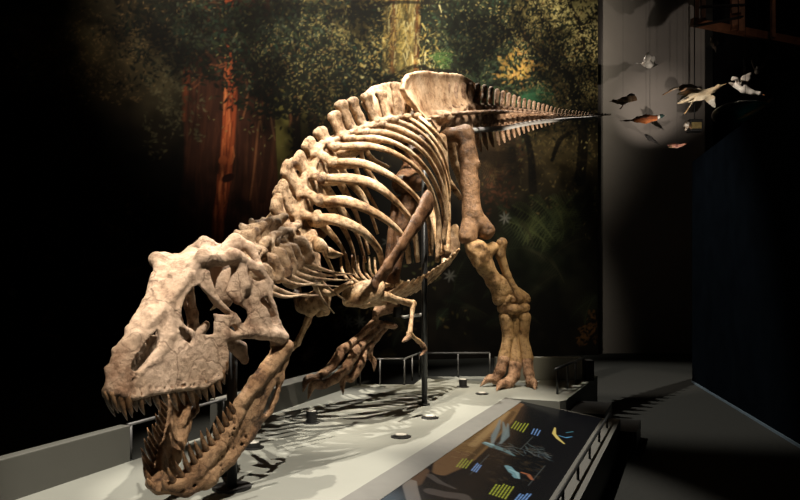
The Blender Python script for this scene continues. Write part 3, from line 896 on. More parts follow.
# raised right leg
RK = at(409, 184, 7.15); RA = at(389, 304, 7.05)
rh = mirror(lat(452, 132, .24))
thigh(mirror(lat(449, 134, .14)), mirror(lat(452, 132, .32)), [rh * .72 + RK * .28, rh * .4 + RK * .6], RK + np.array([-.07, .02, 0]), RK + np.array([.08, 0, .02]), M_DARK)
bone([([RK + (0, .05, -.16), RK * .65 + RA * .35 + (0, .05, 0), RK * .2 + RA * .8, RA], [.10, .07, .06, .085])], M_DARK, 'shin_bone', ROOT, .0125, .045, nz=.005)
bone([([RK + (-.13, .06, -.16), RK * .6 + RA * .4 + (-.1, .05, 0), RA + (-.06, 0, .05)], [.05, .035, .04])], M_DARK, 'calf_bone', ROOT, .0115, .03)
bone([([at(380, 310, 7.0), at(392, 305, 7.05)], [.065, .08]), ([at(376, 313, 6.95), at(375, 322, 6.93)], [.04, .03]), ([at(383, 325, 7.0), at(393, 326, 7.02)], [.045, .05], (0, .3, 1), .6)], M_FOOT, 'ankle_bone', ROOT, .0115, .03)
bone([([at(375, 322, 6.95), at(358, 338, 6.8), at(341, 351, 6.62)], [.046, .032, .052])], M_FOOT, 'foot_bone', ROOT, .011, .03)
bone([([at(380, 325, 7.0), at(367, 339, 6.88), at(355, 352, 6.72)], [.05, .034, .056])], M_FOOT, 'foot_bone', ROOT, .011, .03)
bone([([at(386, 325, 7.05), at(376, 338, 6.98), at(366, 350, 6.88)], [.046, .032, .05])], M_FOOT, 'foot_bone', ROOT, .011, .03)
toe([at(340, 354, 6.6), at(332, 366, 6.5), at(324, 373, 6.42), at(316, 379, 6.34)], .052)
claw([at(316, 379, 6.34), at(307, 380, 6.28), at(303, 392, 6.24)], .042)
toe([at(354, 355, 6.7), at(346, 368, 6.55), at(335, 379, 6.42), at(323, 385, 6.3)], .054)
claw([at(323, 385, 6.3), at(313, 385, 6.22), at(308, 399, 6.16)], .044)
toe([at(364, 351, 6.86), at(361, 363, 6.76), at(356, 373, 6.68), at(350, 379, 6.62)], .05)
claw([at(350, 378, 6.62), at(343, 380, 6.58), at(343, 395, 6.54)], .037)
toe([at(370, 345, 6.95), at(370, 357, 6.9)], .035)
claw([at(370, 357, 6.9), at(374, 362, 6.88), at(374, 372, 6.86)], .03)
# ------------------------------------------------------------------ the hall
def structure(o):
    o['kind'] = 'structure'; return o


M_PLAT = plain('pale_grey_screed', (.215, .222, .196), .6, 0, .05, 1.6, .05, .3)
M_FLOOR = plain('dark_grey_concrete', (.021, .022, .0205), .8, 0, .14, 30, .06, .1)
M_WALLD = plain('black_wall_paint', (.005, .005, .005), .8, 0, .2, 3, 0, .05)
M_BLUE = plain('dark_blue_black_paint', (.002, .003, .0045), .9, 0, .2, 3, 0, 0)
M_GREYW = plain('warm_grey_wall_paint', (.23, .205, .185), .8, 0, .05, 2)
M_BLOCK = plain('grey_olive_block_paint', (.085, .085, .074), .6, 0, .05, 3, .04)
M_BLOCK_LIT = plain('lit_grey_block_paint', (.24, .24, .215), .6, 0, .05, 3, .04)  # lighter copy of the block paint, the lit face put into its colour
M_LEDGE = plain('light_grey_stone_strip', (.095, .095, .086), .6, 0, .07, 12, .08)
M_RAIL = plain('brushed_grey_rail', (.14, .14, .14), .5, .6, .1, 20)
M_WOOD = plain('reddish_brown_timber', (.17, .065, .03), .55, 0, .3, 6)

AX = unit([.342, .94, 0])               # along the left platform edge
P0 = np.array([-1.76, 4.57, 0])          # a point on it
LP = lambda s, o=0., z=0.: P0 + AX * s + np.array([-AX[1], AX[0], 0]) * o + np.array([0, 0, z])
PO = np.array([1.07, 7.12, 0]); PA = unit([.381, .925, 0]); PW = np.array([.925, -.381, 0])   # graphic desk frame

# floor, ceiling, dark shell
structure(MB().box((1, 8, FLOOR - .1), (34, 36, .2)).build('floor', M_FLOOR))
structure(MB().box((1, 8, 9.6), (34, 36, .2)).build('ceiling', M_WALLD))
structure(MB().box((1, 20.2, 4.5), (30, .2, 10)).build('wall_back', M_WALLD))
structure(MB().box((-11.5, 8, 4.5), (.2, 24, 10)).build('wall_left', M_WALLD))
plat = [LP(-4.2)[:2], LP(3.75)[:2], (.16, 8.1), (.30, 8.78), (2.50, 8.86), (1.66, 7.0), (PO + PW * .9)[:2] * 0 + (PO + PW * .55)[:2], PO[:2], (PO - PA * 6.2)[:2]]
structure(MB().prism([tuple(p) for p in plat], FLOOR, 0).build('platform_floor', M_PLAT))

# low blocks along the left and back edge of the platform
def block(s0, s1, h, label, wd=.2):
    mb = MB(); a, b, c, d = LP(s0), LP(s1), LP(s1, wd), LP(s0, wd)
    mb.prism([tuple(p[:2]) for p in (a, b, c, d)], FLOOR, h)
    o = mb.build('low_wall_block', M_BLOCK, bevel=.006)
    return tag(o, label, 'low wall', 'low blocks along the platform edge')
block(-4.2, .0, .235, 'long grey low wall block at the lower left, beside the jaws', .08)
block(1.15, 3.7, .22, 'grey low wall block behind the lower jaw, along the left platform edge')
b = MB().prism([(1.16, 8.45), (2.22, 8.47), (2.22, 8.62), (1.16, 8.60)], 0, .27).build('low_wall_block', M_BLOCK_LIT, bevel=.005)
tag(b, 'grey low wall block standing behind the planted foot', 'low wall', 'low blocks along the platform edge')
b = MB().prism([(2.24, 8.40), (2.33, 8.40), (2.33, 8.60), (2.24, 8.60)], 0, .24).build('rail_end_post', M_BLACK)
tag(b, 'black post at the end of the block behind the planted foot', 'post')


def railing(name, pts, zb, h, posts, label, r=.012, mat=M_RAIL, group='thin metal railings'):
    """handrail over ground points, with its own uprights"""
    pts = [np.asarray(p, float) for p in pts]
    base = empty(name, (*np.mean(pts, 0)[:2], zb), label, 'railing', group)
    MB().tube([(p[0], p[1], zb + h) for p in pts], r, 8).build('handrail', mat, base, smooth=True)
    for q in posts:
        MB().tube([(q[0], q[1], zb), (q[0], q[1], zb + h)], r * .85, 8).build('rail_post', mat, base, smooth=True)
    return base
railing('railing', [LP(.02, .04), LP(1.13, .04)], 0, .23, [LP(.05, .04), LP(.62, .04), LP(1.1, .04)], 'thin grey railing between the two low blocks on the left')
rp = [np.array(p) for p in ((-.46, 8.04, 0), (.05, 8.06, 0), (.24, 8.74, 0), (1.12, 8.74, 0))]
railing('railing', rp, 0, .30, [rp[0], rp[0] * .55 + rp[1] * .45, rp[1], rp[1] * .5 + rp[2] * .5, rp[2], rp[2] * .45 + rp[3] * .55, rp[3]],
        'thin grey railing bending round the back edge of the platform')
ra, rb_ = np.array([1.62, 7.3, 0]), np.array([2.24, 8.5, 0])
railing('railing', [ra, rb_], 0, .27, [ra + (rb_ - ra) * q for q in (.06, .38, .66, .95)], 'dark handrail beside the steps to the right of the planted foot', .014, M_STEEL)
# steps down at the right-hand side
st = empty('steps', (2.15, 7.6, FLOOR), 'dark grey steps down from the right side of the platform', 'steps')
for i in range(2):
    o = PO + PW * (.62 + .30 * i) + PA * .12
    MB().prism([tuple((o + PA * a + PW * b_)[:2]) for a, b_ in ((0, 0), (.75 - .1 * i, 0), (.75 - .1 * i, .34), (0, .34))], FLOOR, -.12 - .15 * i).build('step', M_BLACK, st)

# graphic desk
SL = np.array([0, 0, -.150])
dk = lambda w, s, z=0.: PO + PW * w + SL * w - PA * s + np.array([0, 0, z])
DL = 5.4
desk = empty('graphic_desk', PO + PW * .55 - PA * 2.6 + np.array([0, 0, FLOOR]), 'long tilted black graphic desk with glowing pictures and text on the right of the platform', 'display desk')
mb = MB()
V = [dk(.0, -.02, .002), dk(.17, -.02, .006), dk(.17, DL, .006), dk(.0, DL, .002)]
mb.add(V + [v - np.array([0, 0, .08]) for v in V], [(0, 3, 2, 1), (4, 5, 6, 7), (0, 1, 5, 4), (1, 2, 6, 5), (2, 3, 7, 6), (3, 0, 4, 7)])
mb.build('stone_edge', M_LEDGE, desk)
mb = MB()
lz = -.150 * .95
V = [PO + PW * w - PA * s + np.array([0, 0, z]) for w, s in ((.95, -.02), (1.12, -.02), (1.12, DL), (.95, DL)) for z in (lz + .004, FLOOR)]
mb.add(V, [(0, 6, 4, 2), (1, 3, 5, 7), (0, 2, 3, 1), (2, 4, 5, 3), (4, 6, 7, 5), (6, 0, 1, 7)])
mb.build('outer_ledge', M_BLOCK, desk)
mb = MB()
V = [PO + PW * w - PA * s + np.array([0, 0, z]) for w, s in ((.0, -.03), (.95, -.03), (.95, .0), (.0, .0)) for z in (None, FLOOR) for z in ((-.150 * w + .004) if z is None else z,)]
mb.add(V, [(0, 6, 4, 2), (1, 3, 5, 7), (0, 2, 3, 1), (2, 4, 5, 3), (4, 6, 7, 5), (6, 0, 1, 7)])
mb.build('end_panel', M_BLOCK, desk)
rl = [PO + PW * 1.045 - PA * s for s in (.05, DL)]
hr = MB().tube([p + (0, 0, lz + .10) for p in rl], .011, 8).build('rail', M_STEEL, desk, smooth=True)
for q in (.45, 1.05, 1.65, 2.25, 2.85, 3.45, 4.05, 4.65):
    p = PO + PW * 1.045 - PA * q
    MB().tube([p + (0, 0, lz), p + (0, 0, lz + .10)], .010, 8).build('rail_post', M_STEEL, hr, smooth=True)


# ---- a tiny brush: paints flat pictures that become vertex colours --------------------
class Canvas:
    def __init__(self, w, h, res, base):
        self.res = res; self.nx = int(w / res) + 1; self.ny = int(h / res) + 1
        self.im = np.ones((self.ny, self.nx, 3), np.float32) * np.asarray(base, np.float32)

    def _win(self, x0, x1, y0, y1):
        a = max(0, int(x0 / self.res)); b = min(self.nx, int(x1 / self.res) + 2)
        c = max(0, int(y0 / self.res)); d = min(self.ny, int(y1 / self.res) + 2)
        if a >= b or c >= d: return None
        return slice(c, d), slice(a, b), (np.arange(a, b) * self.res)[None, :], (np.arange(c, d) * self.res)[:, None]

    def put(self, w, m, col):
        I = self.im[w[0], w[1]]
        I += (np.asarray(col, np.float32) - I) * m[..., None].astype(np.float32)

    def glow(self, x, y, sx, sy, col, a=1.0):
        w = self._win(x - 3 * sx, x + 3 * sx, y - 3 * sy, y + 3 * sy)
        if w: self.put(w, a * np.exp(-((w[2] - x) / sx) ** 2 - ((w[3] - y) / sy) ** 2), col)

    def leaf(self, x, y, l, wd, ang, col, a=1.0):
        w = self._win(x - l, x + l, y - l, y + l)
        if not w: return
        dx = w[2] - x; dy = w[3] - y; c, s = math.cos(ang), math.sin(ang)
        u = (dx * c + dy * s) / l; v = (-dx * s + dy * c) / wd
        q = np.sqrt(u * u + v * v)
        self.put(w, a * np.clip((1 - q) * wd / self.res + .5, 0, 1), col)

    def stroke(self, pts, r, col, a=1.0, soft=1.0):
        pts = np.asarray(pts, float); n = len(pts)
        r = [r] * n if np.isscalar(r) else list(np.interp(np.linspace(0, 1, n), np.linspace(0, 1, len(r)), r))
        R = max(r) + self.res * 2
        w = self._win(pts[:, 0].min() - R, pts[:, 0].max() + R, pts[:, 1].min() - R, pts[:, 1].max() + R)
        if not w: return
        best = np.full((w[3].shape[0], w[2].shape[1]), 1e9)
        for i in range(n - 1):
            p, q = pts[i], pts[i + 1]; e = q - p
            t = np.clip(((w[2] - p[0]) * e[0] + (w[3] - p[1]) * e[1]) / (e @ e + 1e-9), 0, 1)
            d = np.hypot(w[2] - p[0] - t * e[0], w[3] - p[1] - t * e[1]) - (r[i] + t * (r[i + 1] - r[i]))
            best = np.minimum(best, d)
        self.put(w, a * np.clip(.5 - best / (self.res * soft), 0, 1), col)

    def poly(self, pts, col, a=1.0):
        pts = np.asarray(pts, float)
        w = self._win(pts[:, 0].min(), pts[:, 0].max(), pts[:, 1].min(), pts[:, 1].max())
        if not w: return
        X, Y = np.broadcast_arrays(w[2], w[3])
        self.put(w, a * np.clip(.5 - poly_sdf(pts, X, Y) / self.res, 0, 1), col)

    def to_mesh(self, name, f3, mat, parent=None, origin=(0, 0, 0), flip=False):
        X, Y = np.meshgrid(np.arange(self.nx) * self.res, np.arange(self.ny) * self.res)
        V = f3(X.ravel(), Y.ravel())
        i = np.arange(self.nx * self.ny).reshape(self.ny, self.nx)
        Q = np.stack([i[:-1, :-1], i[:-1, 1:], i[1:, 1:], i[1:, :-1]], -1).reshape(-1, 4)
        if flip: Q = Q[:, ::-1]
        o = make_obj(name, V, Q, mat, parent, origin, smooth=False)
        set_paint(o, np.clip(self.im.reshape(-1, 3), 0, 1))
        return o


# ---- the desk picture -------------------------------------------------------------------
nd = unit(np.cross(PW + SL, -PA)); nd = nd if nd[2] > 0 else -nd
def dsk(px, py):
    d = np.array([(px - 400) / F, 1, -(py - 285) / F]); o = np.array([0, 0, EYE])
    p = o + d * ((PO - o) @ nd / (d @ nd)) - PO
    return np.array([(p @ PW) - .17, -(p @ PA)])
cv = Canvas(.78, 4.2, .0045, (.004, .0045, .006))
D = lambda *l: [dsk(*p) for p in l]
# brown bone photograph lying along the desk
cv.stroke(D((514, 408), (503, 420), (481, 441), (460, 456)), [.06, .085, .09, .11], (.17, .095, .036), 1, 3)
cv.stroke(D((460, 456), (447, 466), (440, 473)), [.11, .09, .05], (.15, .08, .035), 1, 4)
cv.stroke(D((508, 412), (496, 424), (472, 446)), [.02, .03, .03], (.36, .23, .10), .7, 5)
cv.stroke(D((514, 412), (502, 428), (477, 452), (464, 464)), [.02, .02, .02], (.05, .028, .012), .8, 4)
cv.stroke(D((519, 404), (513, 408)), [.05, .06], (.16, .08, .035), 1, 3)
for i in range(40):
    p = dsk(rng.uniform(440, 512), 0) if False else dsk(*(np.array([512, 411]) + rng.uniform(0, 1) * np.array([-62, 54]) + rng.normal(0, 4, 2)))
    cv.stroke([p, p + rng.normal(0, .04, 2)], .004, (.34, .22, .10) if i % 2 else (.06, .03, .015), .5, 2)
# pale blue swimming creatures and corals
for a in [((500, 420), (498, 428), (494, 436), (492, 445)), ((503, 422), (505, 432), (502, 440)), ((508, 424), (507, 436), (500, 444))]:
    cv.stroke(D(*a), [.006, .018, .022, .01], (.16, .22, .22), .8, 3)
cv.stroke(D((486, 444), (494, 447), (505, 451), (514, 456)), [.03, .045, .03, .01], (.13, .22, .22), .9, 3)
cv.stroke(D((486, 443), (492, 445)), [.018, .02], (.30, .45, .45), .9, 2)
cv.stroke(D((508, 467), (513, 473), (516, 478)), [.025, .03, .016], (.20, .36, .38), .9, 2)
cv.stroke(D((510, 470), (517, 473), (519, 479)), [.010, .014, .006], (.34, .52, .52), .8, 2)
cv.stroke(D((522, 473), (528, 475), (532, 480)), [.012, .016, .012], (.42, .14, .06), .9, 2)
for i in range(70):
    a = np.array([rng.uniform(496, 548), 0]); a[1] = 446 + (a[0] - 496) * .16 + rng.normal(0, 3)
    p = dsk(*a); q = p + np.array([rng.uniform(.02, .08), rng.normal(.02, .03)])
    cv.stroke([p, q], .0035, random.choice([(.13, .17, .16), (.15, .12, .09), (.09, .12, .13), (.2, .22, .2)]), .7, 1.5)
for i in range(60):
    p = dsk(rng.uniform(485, 545), rng.uniform(448, 482)); cv.leaf(*p, .03, .012, rng.uniform(0, 3), random.choice([(.03, .022, .014), (.045, .03, .016), (.02, .02, .02)]), .6)
# small bright yellow-blue creature
cv.stroke(D((555, 428), (554, 434), (558, 439), (564, 444)), [.006, .016, .016, .008], (.72, .55, .16), 1, 1.5)
cv.stroke(D((559, 436), (566, 438), (572, 437)), [.006, .009, .004], (.14, .40, .62), 1, 1.5)
cv.stroke(D((566, 433), (573, 432)), [.004, .005], (.10, .34, .40), 1, 1.5)
# lower bones, bottom left
cv.stroke(D((432, 492), (445, 495), (462, 497), (470, 503)), [.05, .05, .05, .03], (.07, .058, .05), 1, 3)
cv.stroke(D((430, 476), (440, 483), (455, 489)), [.03, .025, .01], (.075, .064, .055), .8, 3)
cv.stroke(D((420, 470), (410, 482)), [.06, .07], (.10, .055, .03), 1, 4)
for i in range(7):
    p = np.array([402 + 2.2 * i, 478 + .6 * i])
    cv.stroke(D(tuple(p), tuple(p + (2, 10)), tuple(p + (6, 24))), .008, (.26, .22, .18), .8, 1.6)
cv.glow(*dsk(385, 500), .12, .2, (.18, .24, .28), .5)
# thin divider lines
for a in [((533, 437), (520, 450)), ((545, 466), (528, 486)), ((489, 455), (470, 475))]:
    cv.stroke(D(*a), .0025, (.10, .11, .10), .8, 1.2)


def words(corners, rows, col):
    """rows of tiny print running along the desk, too small to read"""
    a, b_, c_, d_ = [dsk(*q) for q in corners]        # near-left, far-left, far-right, near-right
    for i in range(rows):
        u = (i + .5) / rows
        p = a + (d_ - a) * u; q = b_ + (c_ - b_) * u
        q = p + (q - p) * rng.uniform(.72, 1.0); ln = np.linalg.norm(q - p); k = 0
        while k < ln:
            l = rng.uniform(.02, .06)
            cv.stroke([p + (q - p) * k / ln, p + (q - p) * min(1, (k + l) / ln)], .0042, col, 1, 1.2)
            k += l + .013
words([(510, 428), (515, 421), (530, 424), (524, 433)], 5, (.42, .46, .05))
words([(530, 434), (533, 428), (542.5, 429.5), (538.5, 436.5)], 3, (.20, .36, .66))
words([(455, 467), (462, 458.5), (474, 460), (467, 469)], 4, (.34, .36, .05))
words([(470.5, 470.5), (476.5, 463.5), (484, 463.5), (477, 473)], 3, (.2, .34, .62))
words([(488, 494), (496.6, 482), (517, 484.5), (506.5, 500)], 6, (.42, .45, .05))
words([(513, 501), (521, 491.5), (533, 494), (524, 504)], 4, (.22, .4, .75))
M_SCREEN = painted('backlit_graphic_print', .25, .62, .2, base=.06)
cv.to_mesh('graphic_panel', lambda x, y: PO + np.outer(x + .17, PW) + np.outer(x + .17, SL) - np.outer(y, PA) + np.array([0, 0, .003]), M_SCREEN, desk, np.array(desk.location), flip=True)

# ---- the forest mural -----------------------------------------------------------------
ML = at(0, 285, 13.0); MR = at(598, 285, 16.0)
MD = unit(MR - ML); MD[2] = 0; MN = np.array([MD[1], -MD[0], 0])     # MN faces the room
MX0 = -3.2; ML0 = ML + MD * MX0; ML0[2] = FLOOR
MWID = float((MR - ML0) @ MD); MH = 9.0


def mu(px, py):
    d = np.array([(px - 400) / F, 1, -(py - 285) / F]); o = np.array([0, 0, EYE])
    p = o + d * ((ML0 - o) @ MN / (d @ MN))
    return np.array([(p - ML0) @ MD, p[2] - FLOOR])


S = .0195   # metres per pixel on the mural, for brush sizes
mv = Canvas(MWID, MH, .0195, (.010, .008, .006))
ML_ = lambda *l: [mu(*p) for p in l]


def G(px, py, sx, sy, col, a=1.0): mv.glow(*mu(px, py), sx * S, sy * S, col, a)


# hazy light between the trees
G(404, 35, 34, 60, (.44, .31, .07), .95); G(410, 60, 22, 26, (.50, .42, .12), .6)
G(575, 15, 42, 40, (.42, .38, .16), .85); G(535, 30, 35, 30, (.30, .25, .09), .7); G(595, 30, 14, 26, (.55, .50, .26), .7)
G(310, 50, 50, 60, (.15, .14, .05), .75); G(355, 60, 40, 40, (.20, .17, .06), .7); G(282, 115, 16, 45, (.26, .25, .06), .9); G(301, 100, 10, 30, (.28, .26, .08), .8)
G(222, 15, 14, 30, (.34, .30, .12), .8); G(110, 50, 70, 45, (.085, .065, .028), .9); G(60, 20, 60, 40, (.05, .045, .025), .7); G(165, 75, 30, 35, (.09, .08, .04), .7)
G(505, 80, 45, 35, (.05, .12, .06), .8); G(535, 92, 25, 16, (.03, .14, .08), .6); G(570, 70, 36, 34, (.24, .18, .06), .7); G(590, 95, 22, 18, (.34, .27, .10), .6)
G(560, 150, 50, 40, (.10, .075, .035), .9); G(500, 160, 40, 50, (.05, .03, .018), .8); G(540, 250, 60, 60, (.012, .018, .010), .9)
G(520, 40, 25, 25, (.20, .15, .05), .6); G(470, 40, 50, 50, (.06, .075, .035), .7)
# far columns in the haze
for x, w_, c in [(393, 5, (.36, .16, .04)), (402, 3, (.52, .40, .10)), (409, 5, (.34, .22, .05)), (417, 4, (.40, .13, .03)), (412, 2, (.60, .52, .20)), (385, 4, (.22, .16, .05))]:
    mv.stroke(ML_((x, -20), (x + 1, 30), (x - 1, 72)), [w_ * S * .5] * 3, c, .75, 4)
# great redwood trunk
mv.poly(ML_((184, 70), (192, 55), (200, 40), (205, -40), (268, -40), (272, 60), (276, 140), (282, 260), (170, 260), (184, 170)), (.048, .018, .012), .92)
for i in range(170):
    x = rng.uniform(186, 276); y0 = rng.uniform(40, 220); ln = rng.uniform(20, 70)
    c = random.choice([(.095, .032, .018), (.075, .026, .016), (.02, .009, .007), (.11, .042, .022)])
    mv.stroke(ML_((x, y0), (x + rng.normal(0, 1.5), y0 + ln / 2), (x - rng.uniform(0, 4), y0 + ln)), [S * .3, S * .8, S * .3], c, .55, 2)
mv.stroke(ML_((228, -20), (229, 30), (231, 60), (231, 100), (228, 140), (225, 180), (219, 215), (214, 245)), [4 * S, 5 * S, 5 * S, 6 * S, 6.5 * S, 6 * S, 6 * S, 3 * S], (.30, .062, .020), .95, 2)
for i in range(120):
    u = rng.uniform(0, 1); y0 = 5 + u * 225; xc = np.interp(y0, [0, 60, 140, 215, 245], [229, 231, 228, 219, 214]) + rng.uniform(-6, 6)
    c = random.choice([(.50, .13, .04), (.62, .20, .07), (.12, .025, .012), (.05, .014, .009), (.38, .08, .025)])
    mv.stroke(ML_((xc, y0), (xc + rng.normal(0, .8), y0 + 10), (xc - 1, y0 + rng.uniform(14, 34))), [S * .3, S * .7, S * .25], c, .8, 1.5)
mv.leaf(*mu(228, 178), 7 * S, 4 * S, .5, (.03, .009, .007)); mv.leaf(*mu(223, 160), 5 * S, 4 * S, 1, (.36, .09, .03))
mv.stroke(ML_((187, 62), (186, 80), (184, 120)), [2.5 * S, 3 * S, S], (.24, .06, .022), .8, 3)
for a in [((194, 88), (210, 74), (222, 62)), ((192, 84), (206, 70), (226, 66)), ((200, 60), (215, 66), (228, 62))]:
    mv.stroke(ML_(*a), [S * .5, S * .9, S * .5], (.20, .07, .03), .8, 1.5)
# dark middle trunks and twisting lianas
for a, r, c in [(((296, -20), (296, 60), (297, 140), (300, 240)), 4, (.022, .014, .009)), (((318, 150), (310, 90), (322, 50), (330, 20)), 5, (.03, .02, .012)),
                (((296, 130), (285, 100), (276, 92), (268, 80)), 4, (.03, .016, .010)), (((311, 125), (318, 100), (326, 80)), 4, (.028, .018, .011)),
                (((340, 60), (350, 90), (352, 120)), 6, (.022, .016, .010)), (((262, -10), (264, 60), (270, 120), (262, 200)), 3, (.03, .012, .008))]:
    mv.stroke(spline(ML_(*a), 12), [r * S, r * S * 1.2], c, .95, 2)
for a in [((258, 15), (260, 30), (257, 38)), ((261, 72), (259, 85), (263, 100), (258, 130), (254, 170), (250, 200)), ((271, 118), (268, 100), (274, 88), (285, 87), (291, 82)),
          ((297, 120), (301, 108), (298, 97)), ((245, 80), (247, 100), (243, 118)), ((255, 95), (259, 112), (262, 130)), ((331, 105), (322, 95), (314, 78), (318, 66)), ((304, 88), (310, 86), (326, 80)),
          ((286, 103), (291, 118), (288, 130)), ((275, 140), (272, 125), (271, 112))]:
    mv.stroke(spline(ML_(*a), 14), [S * .5, S * 1.1, S * .5], random.choice([(.24, .10, .045), (.30, .15, .07), (.18, .09, .05)]), .85, 1.5)
# crossing dark boughs on the right
BOUGHS = [(((575, 96), (572, 80), (548, 58), (526, 38), (500, 26), (480, 18)), [7, 5, 4.5, 3.5, 2, 1]), (((572, 78), (560, 66), (556, 50)), [3, 2, 1]), (((583, 50), (580, 25), (570, 5), (566, -20)), [4, 3.5, 2.5, 2]),
             (((582, 28), (592, 18), (600, 8)), [2.5, 1.5]), (((545, 55), (552, 40), (540, 15), (530, -10)), [2, 2.5, 2, 1.5]), (((370, 88), (390, 78), (415, 66), (430, 70), (470, 72)), [1.5, 2, 2.5, 1.5]), (((330, 12), (375, 6), (400, 2), (440, 4)), [1.5, 2.5, 2, 1]),
             (((480, 60), (500, 40), (530, 30)), [1, 2, 1]), (((580, 180), (583, 140), (576, 100)), [7, 6, 6]), (((533, 190), (530, 150), (520, 120)), [5, 4, 3]), (((552, 160), (560, 140), (572, 132)), [2, 3, 2])]
for a, r in BOUGHS:
    mv.stroke(spline(ML_(*a), 16), [q * S for q in r], (.014, .010, .008), .95, 1.5)
# leaves: dark masses first, then lit ones
def leaves(n, cx, cy, sx, sy, cols, l=(1.6, 3.6), a=.9, clump=0.0):
    for i in range(n):
        if clump and i % 9 == 0 or i == 0: base = rng.normal(0, 1, 2)
        q = base + rng.normal(0, .28, 2) if clump else rng.normal(0, 1, 2)
        p = mu(cx + sx * q[0], cy + sy * q[1])
        ll = rng.uniform(*l) * S
        mv.leaf(p[0], p[1], ll, ll * rng.uniform(.3, .6), rng.uniform(0, 3.14), random.choice(cols), a)
DK = [(.008, .010, .007), (.012, .014, .009), (.006, .007, .006), (.012, .018, .012)]
GR_ = [(.018, .035, .022), (.028, .045, .022), (.014, .045, .030), (.035, .05, .024), (.02, .03, .024), (.06, .085, .06)]
GO = [(.20, .155, .06), (.14, .11, .045), (.28, .23, .10), (.11, .09, .04), (.2, .12, .045)]
for c in [(330, 30, 45, 35), (365, 80, 30, 22), (455, 45, 38, 30), (480, 15, 60, 22), (215, 35, 38, 20), (270, 40, 30, 28), (170, 20, 30, 22), (560, 90, 28, 22), (520, 60, 30, 22), (590, 60, 14, 30), (300, 85, 36, 18), (440, 80, 40, 16), (425, 12, 40, 10)]:
    leaves(1050, *c, DK, (1.6, 3.8), .92, 1)
leaves(900, 340, 40, 60, 38, GR_, (1.0, 2.5), .75, 1); leaves(700, 470, 55, 48, 32, GR_, (1.0, 2.4), .7, 1); leaves(420, 250, 25, 35, 24, GR_, (1.0, 2.6), .8, 1)
leaves(260, 195, 30, 22, 20, GR_, (1.0, 2.4), .8, 1); leaves(500, 500, 80, 40, 22, GR_, (1.0, 2.4), .7, 1)
leaves(900, 105, 55, 48, 30, [(.17, .115, .05), (.12, .085, .035), (.22, .15, .07), (.08, .06, .03)], (.7, 1.6), .75, 1)
leaves(350, 60, 25, 40, 30, [(.06, .06, .035), (.08, .07, .04)], (.8, 2), .6, 1); leaves(320, 172, 85, 16, 26, [(.09, .09, .05), (.13, .12, .07), (.05, .05, .03)], (1, 2.4), .7, 1)
leaves(800, 570, 50, 34, 45, GO, (.8, 2.0), .8, 1); leaves(420, 345, 60, 40, 40, GO, (.8, 1.8), .6, 1); leaves(300, 400, 40, 20, 36, [(.52, .40, .12), (.40, .28, .08), (.5, .48, .25)], (1, 2.4), .6, 1)
leaves(600, 575, 100, 26, 14, GO, (.8, 2), .8, 1); leaves(900, 560, 150, 38, 26, [(.12, .09, .035), (.17, .125, .05), (.07, .055, .03), (.03, .03, .02)], (.9, 2.2), .75, 1)
leaves(500, 400, 30, 45, 40, DK, (1.2, 3), .8, 1); leaves(700, 545, 35, 45, 40, DK, (1.2, 3.2), .85, 1)
leaves(160, 522, 65, 12, 8, [(.45, .30, .06), (.36, .22, .05), (.5, .28, .08)], (1.2, 2.6), .7, 1)
# palm and tree-fern fronds
def frond(px, py, ang, ln, col, n=16, droop=.5, w_=.30):
    P = [np.array([px, py], float)]; a = ang
    for i in range(n): P.append(P[-1] + ln / n * np.array([math.cos(a), -math.sin(a)])); a -= droop / n * (1 if math.cos(ang) > 0 else -1)
    mv.stroke(ML_(*P), S * .4, col, .8, 1.5)
    for i in range(2, n):
        for s in (1, -1):
            q = P[i] + ln * w_ * math.sin(math.pi * i / n) * np.array([math.cos(a + s * 1.0 + .3), -math.sin(a + s * 1.0 + .3)])
            mv.stroke(ML_(P[i], q), [S * .45, S * .15], col, .65, 1.2)
for i in range(5): frond(515, 103, .25 + .16 * i, rng.uniform(24, 44), random.choice([(.02, .10, .05), (.015, .08, .04), (.03, .13, .07)]), droop=1.1)
for i in range(4): frond(430, 56, -.5 + .3 * i, 24, (.05, .11, .03), n=9, droop=.8)
for i in range(16): frond(rng.uniform(520, 575), rng.uniform(225, 255), rng.uniform(.7, 2.4), rng.uniform(28, 56), random.choice([(.055, .075, .03), (.075, .095, .035), (.04, .06, .03)]), droop=.6)
for i in range(26): frond(rng.uniform(440, 590), rng.uniform(240, 330), rng.uniform(.4, 2.8), rng.uniform(20, 46), random.choice([(.022, .032, .02), (.03, .04, .02), (.035, .035, .02)]), droop=.7)
for i in range(22): frond(rng.uniform(20, 160), rng.uniform(230, 340), rng.uniform(.4, 2.8), rng.uniform(16, 36), random.choice([(.06, .045, .03), (.04, .05, .03), (.09, .06, .04)]), droop=.7)
for i in range(22): frond(rng.uniform(300, 440), rng.uniform(270, 360), rng.uniform(.4, 2.8), rng.uniform(14, 32), random.choice([(.06, .055, .025), (.09, .08, .03), (.04, .05, .035), (.03, .05, .03)]), droop=.7)
for i in range(8): frond(rng.uniform(480, 505), rng.uniform(125, 140), -rng.uniform(1.0, 2.1), rng.uniform(25, 55), (.12, .07, .03), droop=-.2)
leaves(260, 350, 320, 50, 26, [(.10, .09, .03), (.06, .07, .03), (.12, .085, .03)], (1.2, 3.0), .7, 1)
leaves(200, 70, 270, 45, 40, [(.12, .08, .055), (.07, .06, .04), (.09, .10, .05)], (1, 2.6), .6, 1)
leaves(70, 590, 330, 9, 16, [(.14, .065, .02), (.1, .05, .02)], (1, 3), .7, 1); leaves(140, 500, 170, 16, 30, [(.11, .04, .02), (.08, .03, .016)], (1, 3), .6, 1)
